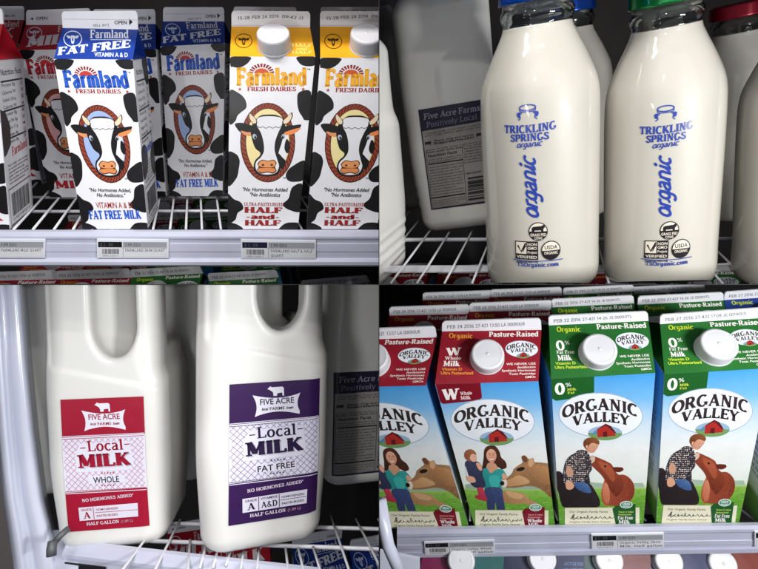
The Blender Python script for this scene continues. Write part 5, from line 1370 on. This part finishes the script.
# flat cross strip of that shelf
st = bpy.data.objects.new('cross_strip', None)
bpy.data.objects.remove(st)
mb = MB(); a = [TR.at_plane(x_, y_, pp - pn*.006, pn) for x_, y_ in ((372, 271.5), (770, 270.5), (770, 264.5), (372, 265.5))]
mb.add(a + [p - Vector((0, 0, .0015)) for p in a], [(0, 1, 2, 3), (7, 6, 5, 4), (0, 4, 5, 1), (1, 5, 6, 2), (2, 6, 7, 3), (3, 7, 4, 0)], (220,)*3)
tag(mb.build('shelf_strip', [M_WIRE], None, TR), 'flat white strip running under the wires of the bottle shelf', 'shelf strip')
# dim cartons under the bottle shelf
for px, py, src, nm, wh in ((395, 262, qC2, 'red', 'at the divider'), (470, 262, qC2, 'red', 'under the dark back label'), (540, 262, qC3, 'green', 'under the blue-capped bottle'), (620, 262, qC2, 'red', 'between the two whole bottles'), (700, 262, qC3, 'green', 'under the right-hand gap')):
    f = (src[1]['fTL'] + src[1]['fTR'])/2; P = TR.ray(px, py+3) * .74
    copy_tree(src[0], TR, P - f, 'dim %s carton beneath the bottle shelf %s' % (nm, wh), 'cartons beneath the bottle shelf')

zBL = z2_ - .002
wB = [(48+190-48, 540, 188, 569), (207.6, 539, 202.6, 558), (231.5, 549, 227.7, 560), (259, 549, 257.8, 562), (285.5, 548, 288, 568), (313, 547, 319.4, 568), (330.7, 516, 348.3, 568), (355.8, 519, 380.5, 568), (378, 519, 410, 568), (180, 520, 160, 560), (160, 520, 130, 560), (350, 500, 372, 540)]
shelf(BL, 'white wire shelf under the plastic jugs', zBL, wB[:9] + wB[9:11] + [(244, 549, 242, 562), (298, 548, 303, 568), (219, 545, 215, 560)], [(150, 538, 379, 546), (150, 520, 379, 526)], wr=.0011)
# front rail runs aslant
mb = MB()
def raili(rows):
    V = []
    for t in range(21):
        k = t/20; x = 69 + (320-69)*k
        for (dyp, dz, fw) in rows:
            P = BL.at_z(x, 539.5 + 28*k, zBL + .001); V.append(P + Vector((-.11*fw, -fw, dz)))
    m = len(rows); Fc = []
    for i in range(20):
        for k in range(m-1): a = i*m+k; Fc.append((a, a+1, a+m+1, a+m))
    Fc += [tuple(range(m)), tuple(range(20*m, 21*m))[::-1]]
    return V, Fc
V, Fc = raili([(0, -.004, -.006), (0, 0, 0), (0, -.0004, .004), (0, -.004, .010), (0, -.0062, .0125), (0, -.009, .0125), (0, -.010, .011), (0, -.030, .011), (0, -.034, .013), (0, -.034, 0)])
mb.add(V, Fc, (220,)*3); c0 = sum(V, Vector())/len(V)
tag(mb.build('shelf_rail', [M_RAIL], None, BL), 'pale shelf rail running aslant below the red-labelled jug', 'shelf rail')
# black tag on that rail
def rp(x, dz): 
    k = (x-69)/251; P = BL.at_z(x, 539.5 + 28*k, zBL + .001); return P + Vector((-.11*.0135, -.0135, dz))
ta = Art(homog([(0, 30), (140, 30), (140, 0), (0, 0)])); ta.rect(0, 0, 140, 30, (24, 24, 30)); ta.text('1/2 GAL', (8, 16), (60, 16), 9, (120, 120, 130), 'mono', thick=.13)
P = [rp(72, -.030), rp(112, -.030), rp(112, -.0125), rp(72, -.0125)]
org = (P[0]+P[1])/2; root = empty('price_tag', BL, org, 'black price tag at the left end of the aslant rail', 'price tag', 'price tags clipped to the shelf rails')
mb = MB(); P = [p-org for p in P]; mb.add(P + [p+Vector((0, .001, 0)) for p in P], [(0, 1, 2, 3), (7, 6, 5, 4), (0, 4, 5, 1), (1, 5, 6, 2), (2, 6, 7, 3), (3, 7, 4, 0)], (30, 30, 36)); lay(mb, ta, quad_surf(*P)); mb.build('paper', [M_PAPER], root)
# cow cartons on the shelf below the jugs, seen through the wires
for px, py, src, nm in ((245, 548, None, 'milk'), (318, 552, None, 'skim'), (375, 556, None, 'skim'), (195, 540, None, 'milk')):
    q = cD[1] if nm == 'skim' else cA[1]
    f = (q['fTL'] + q['fTR'])/2; dP = BL.ray(px, py-20) * .66 - f
    make_carton(BL, {k: v*1.0 + dP for k, v in q.items()}, W1, COWART[nm], 'milk_carton', {245: 'dim red carton top under the wires below the purple-labelled jug', 318: 'dim blue carton top under the wires right of the purple-labelled jug', 375: 'dim blue carton top under the wires beside the divider', 195: 'dim red carton top under the wires between the two front jugs'}[px],
                'milk carton', 'cow cartons on the shelf below the jugs', gcol=THEME[nm]['main'])

# ------------------------------------------------------------------ white cooler frame and bracket at the left of the jugs
def strip_obj(bay, name, label, cat, cols, ys, mat, smooth=True):
    """cols: list of (polyline of pixels, depth along the view in metres) making one upright moulding"""
    mb = MB(); m = len(cols); V = []
    n = 26
    for i in range(n+1):
        t = i/n
        for pts, dep in cols:
            # interpolate the polyline at row y
            y = ys[0] + (ys[1]-ys[0])*t
            for (x0, y0), (x1, y1) in zip(pts[:-1], pts[1:]):
                if y <= y1 or (x1, y1) == pts[-1]: x = x0 + (x1-x0)*(y-y0)/(y1-y0); break
            V.append(bay.ray(x, y) * dep)
    Fc = []
    for i in range(n):
        for k in range(m-1): a = i*m+k; Fc.append((a, a+m, a+m+1, a+1))
    mb.add(V, Fc, (220,)*3, 0, smooth); o = mb.build(name, [mat], None, bay); tag(o, label, cat); return o
edge = [(24, 284), (29, 355), (36, 430), (45, 500), (53, 532), (60, 569)]
def offs(k, a=0): return [(x*k + a, y) for x, y in edge]
strip_obj(BL, 'cooler_frame', 'white moulded door frame curving down the left of the jugs', 'cooler frame',
          [(offs(1, 3), .502), (edge, .456), (offs(1, -4), .437), (offs(1, -10), .429), (offs(.86, -15), .437), (offs(.8, -17), .441), (offs(.74, -19), .429), (offs(.70, -21), .426), (offs(.62, -24), .433), (offs(.6, -40), .437)], (276, 580), M_FRAME)
strip_obj(BL, 'door_seal', 'dark rubber door seal at the far lower left edge', 'door seal', [([(-30, 284), (-1, 470), (14, 569)], .414), ([(-60, 284), (-20, 569)], .410)], (290, 580), M_DARK)
# floor plate of the frame, bracket with rounded foot
mb = MB(); P = [BL.ray(50, 575)*.425, BL.ray(78, 575)*.425, BL.ray(80, 530)*.47, BL.ray(50, 530)*.47]
mb.add(P + [p-Vector((0, 0, .002)) for p in P], [(0, 1, 2, 3), (7, 6, 5, 4), (0, 4, 5, 1), (1, 5, 6, 2), (2, 6, 7, 3), (3, 7, 4, 0)], (220,)*3); tag(mb.build('frame_ledge', [M_FRAME], None, BL), 'white ledge of the frame below the grey bracket', 'ledge')
mb = MB(); tube(mb, [BL.ray(69, 528)*.425, BL.ray(60, 536)*.42, BL.ray(54, 543)*.417], .0026, 10); tube(mb, [BL.ray(53, 541)*.415, BL.ray(51.5, 549)*.413, BL.ray(51.5, 556)*.412], .0038, 12)
tag(mb.build('shelf_bracket', [M_GREY], None, BL), 'grey shelf bracket hooked on the white frame at lower left', 'bracket')
# upright post at the left of the lower right shelf
mb = MB(); tube(mb, [BR.ray(380, 500)*.46, BR.ray(388, 545)*.46, BR.ray(401, 575)*.46], .006, 10); tag(mb.build('shelf_post', [M_FRAME], None, BR), 'pale upright at the left end of the lower right rail', 'post')
mb = MB(); P = [BR.ray(380, 552)*.60, BR.ray(420, 560)*.60, BR.ray(420, 585)*.60, BR.ray(380, 585)*.60]
mb.add(P + [p+Vector((0, .004, 0)) for p in P], [(3, 2, 1, 0), (4, 5, 6, 7), (0, 1, 5, 4), (1, 2, 6, 5), (2, 3, 7, 6), (3, 0, 4, 7)], (220,)*3); tag(mb.build('back_plate', [M_FRAME], None, BR), 'pale metal plate below the left end of the lower right rail', 'metal plate')

# ------------------------------------------------------------------ the cooler liner, and added panels keeping the bays and their light apart
def panel(name, p0, p1, mat, kind='structure'):
    mb = MB(); x0, y0, z0 = p0; x1, y1, z1 = p1
    V = [(x0, y0, z0), (x1, y0, z0), (x1, y1, z0), (x0, y1, z0), (x0, y0, z1), (x1, y0, z1), (x1, y1, z1), (x0, y1, z1)]
    mb.add([Vector(v) for v in V], [(0, 3, 2, 1), (4, 5, 6, 7), (0, 1, 5, 4), (1, 2, 6, 5), (2, 3, 7, 6), (3, 0, 4, 7)], (30,)*3)
    o = mb.build(name, [mat]); tag(o, kind=kind); return o
panel('bay_divider_upright', (-.00015, .34, -1.1), (.00015, 1.4, 1.1), M_DARKER)
panel('bay_divider_level', (-1.3, .34, -.00015), (-.0002, 1.4, .00015), M_DARKER)
panel('bay_divider_level', (.0002, .34, -.00015), (1.3, 1.4, .00015), M_DARKER)
panel('back_wall', (-1.4, 1.401, -1.2), (1.4, 1.42, 1.2), M_DARK)
for s_ in (-1, 1):
    panel('side_wall', (1.301*s_ if s_ > 0 else -1.32, .2, -1.1), (1.32 if s_ > 0 else -1.301, 1.4, 1.1), M_DARK)
panel('ceiling', (-1.3, .45, 1.101), (1.3, 1.4, 1.12), M_DARK); panel('floor', (-1.3, .2, -1.12), (1.3, 1.4, -1.101), M_DARK)

# ------------------------------------------------------------------ light: one lamp per bay, plus added fill and sparkle lamps in front
def area(name, loc, target, size, power, col=(1, 1, 1), sy=None):
    l = bpy.data.lights.new(name, 'AREA'); l.shape = 'RECTANGLE'; l.size = size; l.size_y = sy or size; l.energy = power; l.color = col
    o = bpy.data.objects.new(name, l); COL.objects.link(o); o.location = loc
    o.rotation_euler = (Vector(target) - Vector(loc)).to_track_quat('-Z', 'Y').to_euler(); return o
def slab(bay, label, y0, z, x0, x1):
    mb = MB(); V = [Vector((x, y, zz)) for zz in (z, z+.02) for x, y in ((x0, y0), (x1, y0), (x1, .78), (x0, .78))]
    mb.add(V, [(0, 3, 2, 1), (4, 5, 6, 7), (0, 1, 5, 4), (1, 2, 6, 5), (2, 3, 7, 6), (3, 0, 4, 7)], (200,)*3)
    tag(mb.build('shelf_above', [M_RAIL], None, bay), kind='structure')
slab(TL, '', .475, .068, -.7, .3); slab(TR, '', .455, .062, -.4, .7)
def lamp_in(bay, name, loc, tgt, sx, sy, p, col):
    area(name, bay.M @ Vector(loc), bay.M @ Vector(tgt), sx, p, col, sy)
lamp_in(TL, 'lamp_upper_left', (-.14, .27, .40), (-.13, .5, -.10), .34, .05, 2.6, (1, .985, .97))
lamp_in(TR, 'lamp_upper_right', (.03, .22, .40), (.03, .42, -.10), .14, .04, .55, (1, .95, .88))
area('lamp_lower_left', (-.15, .10, -.04), (-.2, .45, -.15), .05, .46, (.98, .98, 1), .08)
area('lamp_lower_right', (.46, -.02, -.03), (.25, .45, -.24), .16, 4.6, (.98, .99, 1), .05)
area('lamp_sparkle', (-.30, -.55, .42), (0, .5, 0), .03, 1.6, (1, 1, 1), .03)  # tiny lamp added for sparkle on glossy surfaces
area('lamp_sparkle_far', (.42, -.60, .34), (0, .5, 0), .03, 1.4, (1, .97, .92), .03)  # second added sparkle lamp, from the right
area('lamp_fill', (0, -.6, .05), (0, .5, -.02), 1.8, 4.4, (1, 1, 1), 1.1)  # broad soft fill added behind the camera

w = bpy.data.worlds.new('World'); scene.world = w; w.use_nodes = True
w.node_tree.nodes['Background'].inputs['Color'].default_value = (.75, .8, 1, 1); w.node_tree.nodes['Background'].inputs['Strength'].default_value = .12

cam = bpy.data.cameras.new('camera'); co = bpy.data.objects.new('camera', cam); COL.objects.link(co)
co.rotation_euler = (R(90), 0, 0); cam.sensor_width = 36; cam.lens = 36 * F / 758; cam.clip_start = .01; cam.clip_end = 50
scene.camera = co
scene.render.engine = 'CYCLES'
scene.view_settings.view_transform = 'Standard'; scene.view_settings.look = 'None'; scene.view_settings.exposure = 0; scene.view_settings.gamma = 1
scene.render.resolution_x = 1024; scene.render.resolution_y = 769
for o in list(bpy.data.objects):
    if o.type == 'MESH' and len(o.data.vertices) == 0: bpy.data.objects.remove(o)
for o in list(bpy.data.objects):
    if o.type == 'EMPTY' and not any(c.parent == o for c in bpy.data.objects): bpy.data.objects.remove(o)
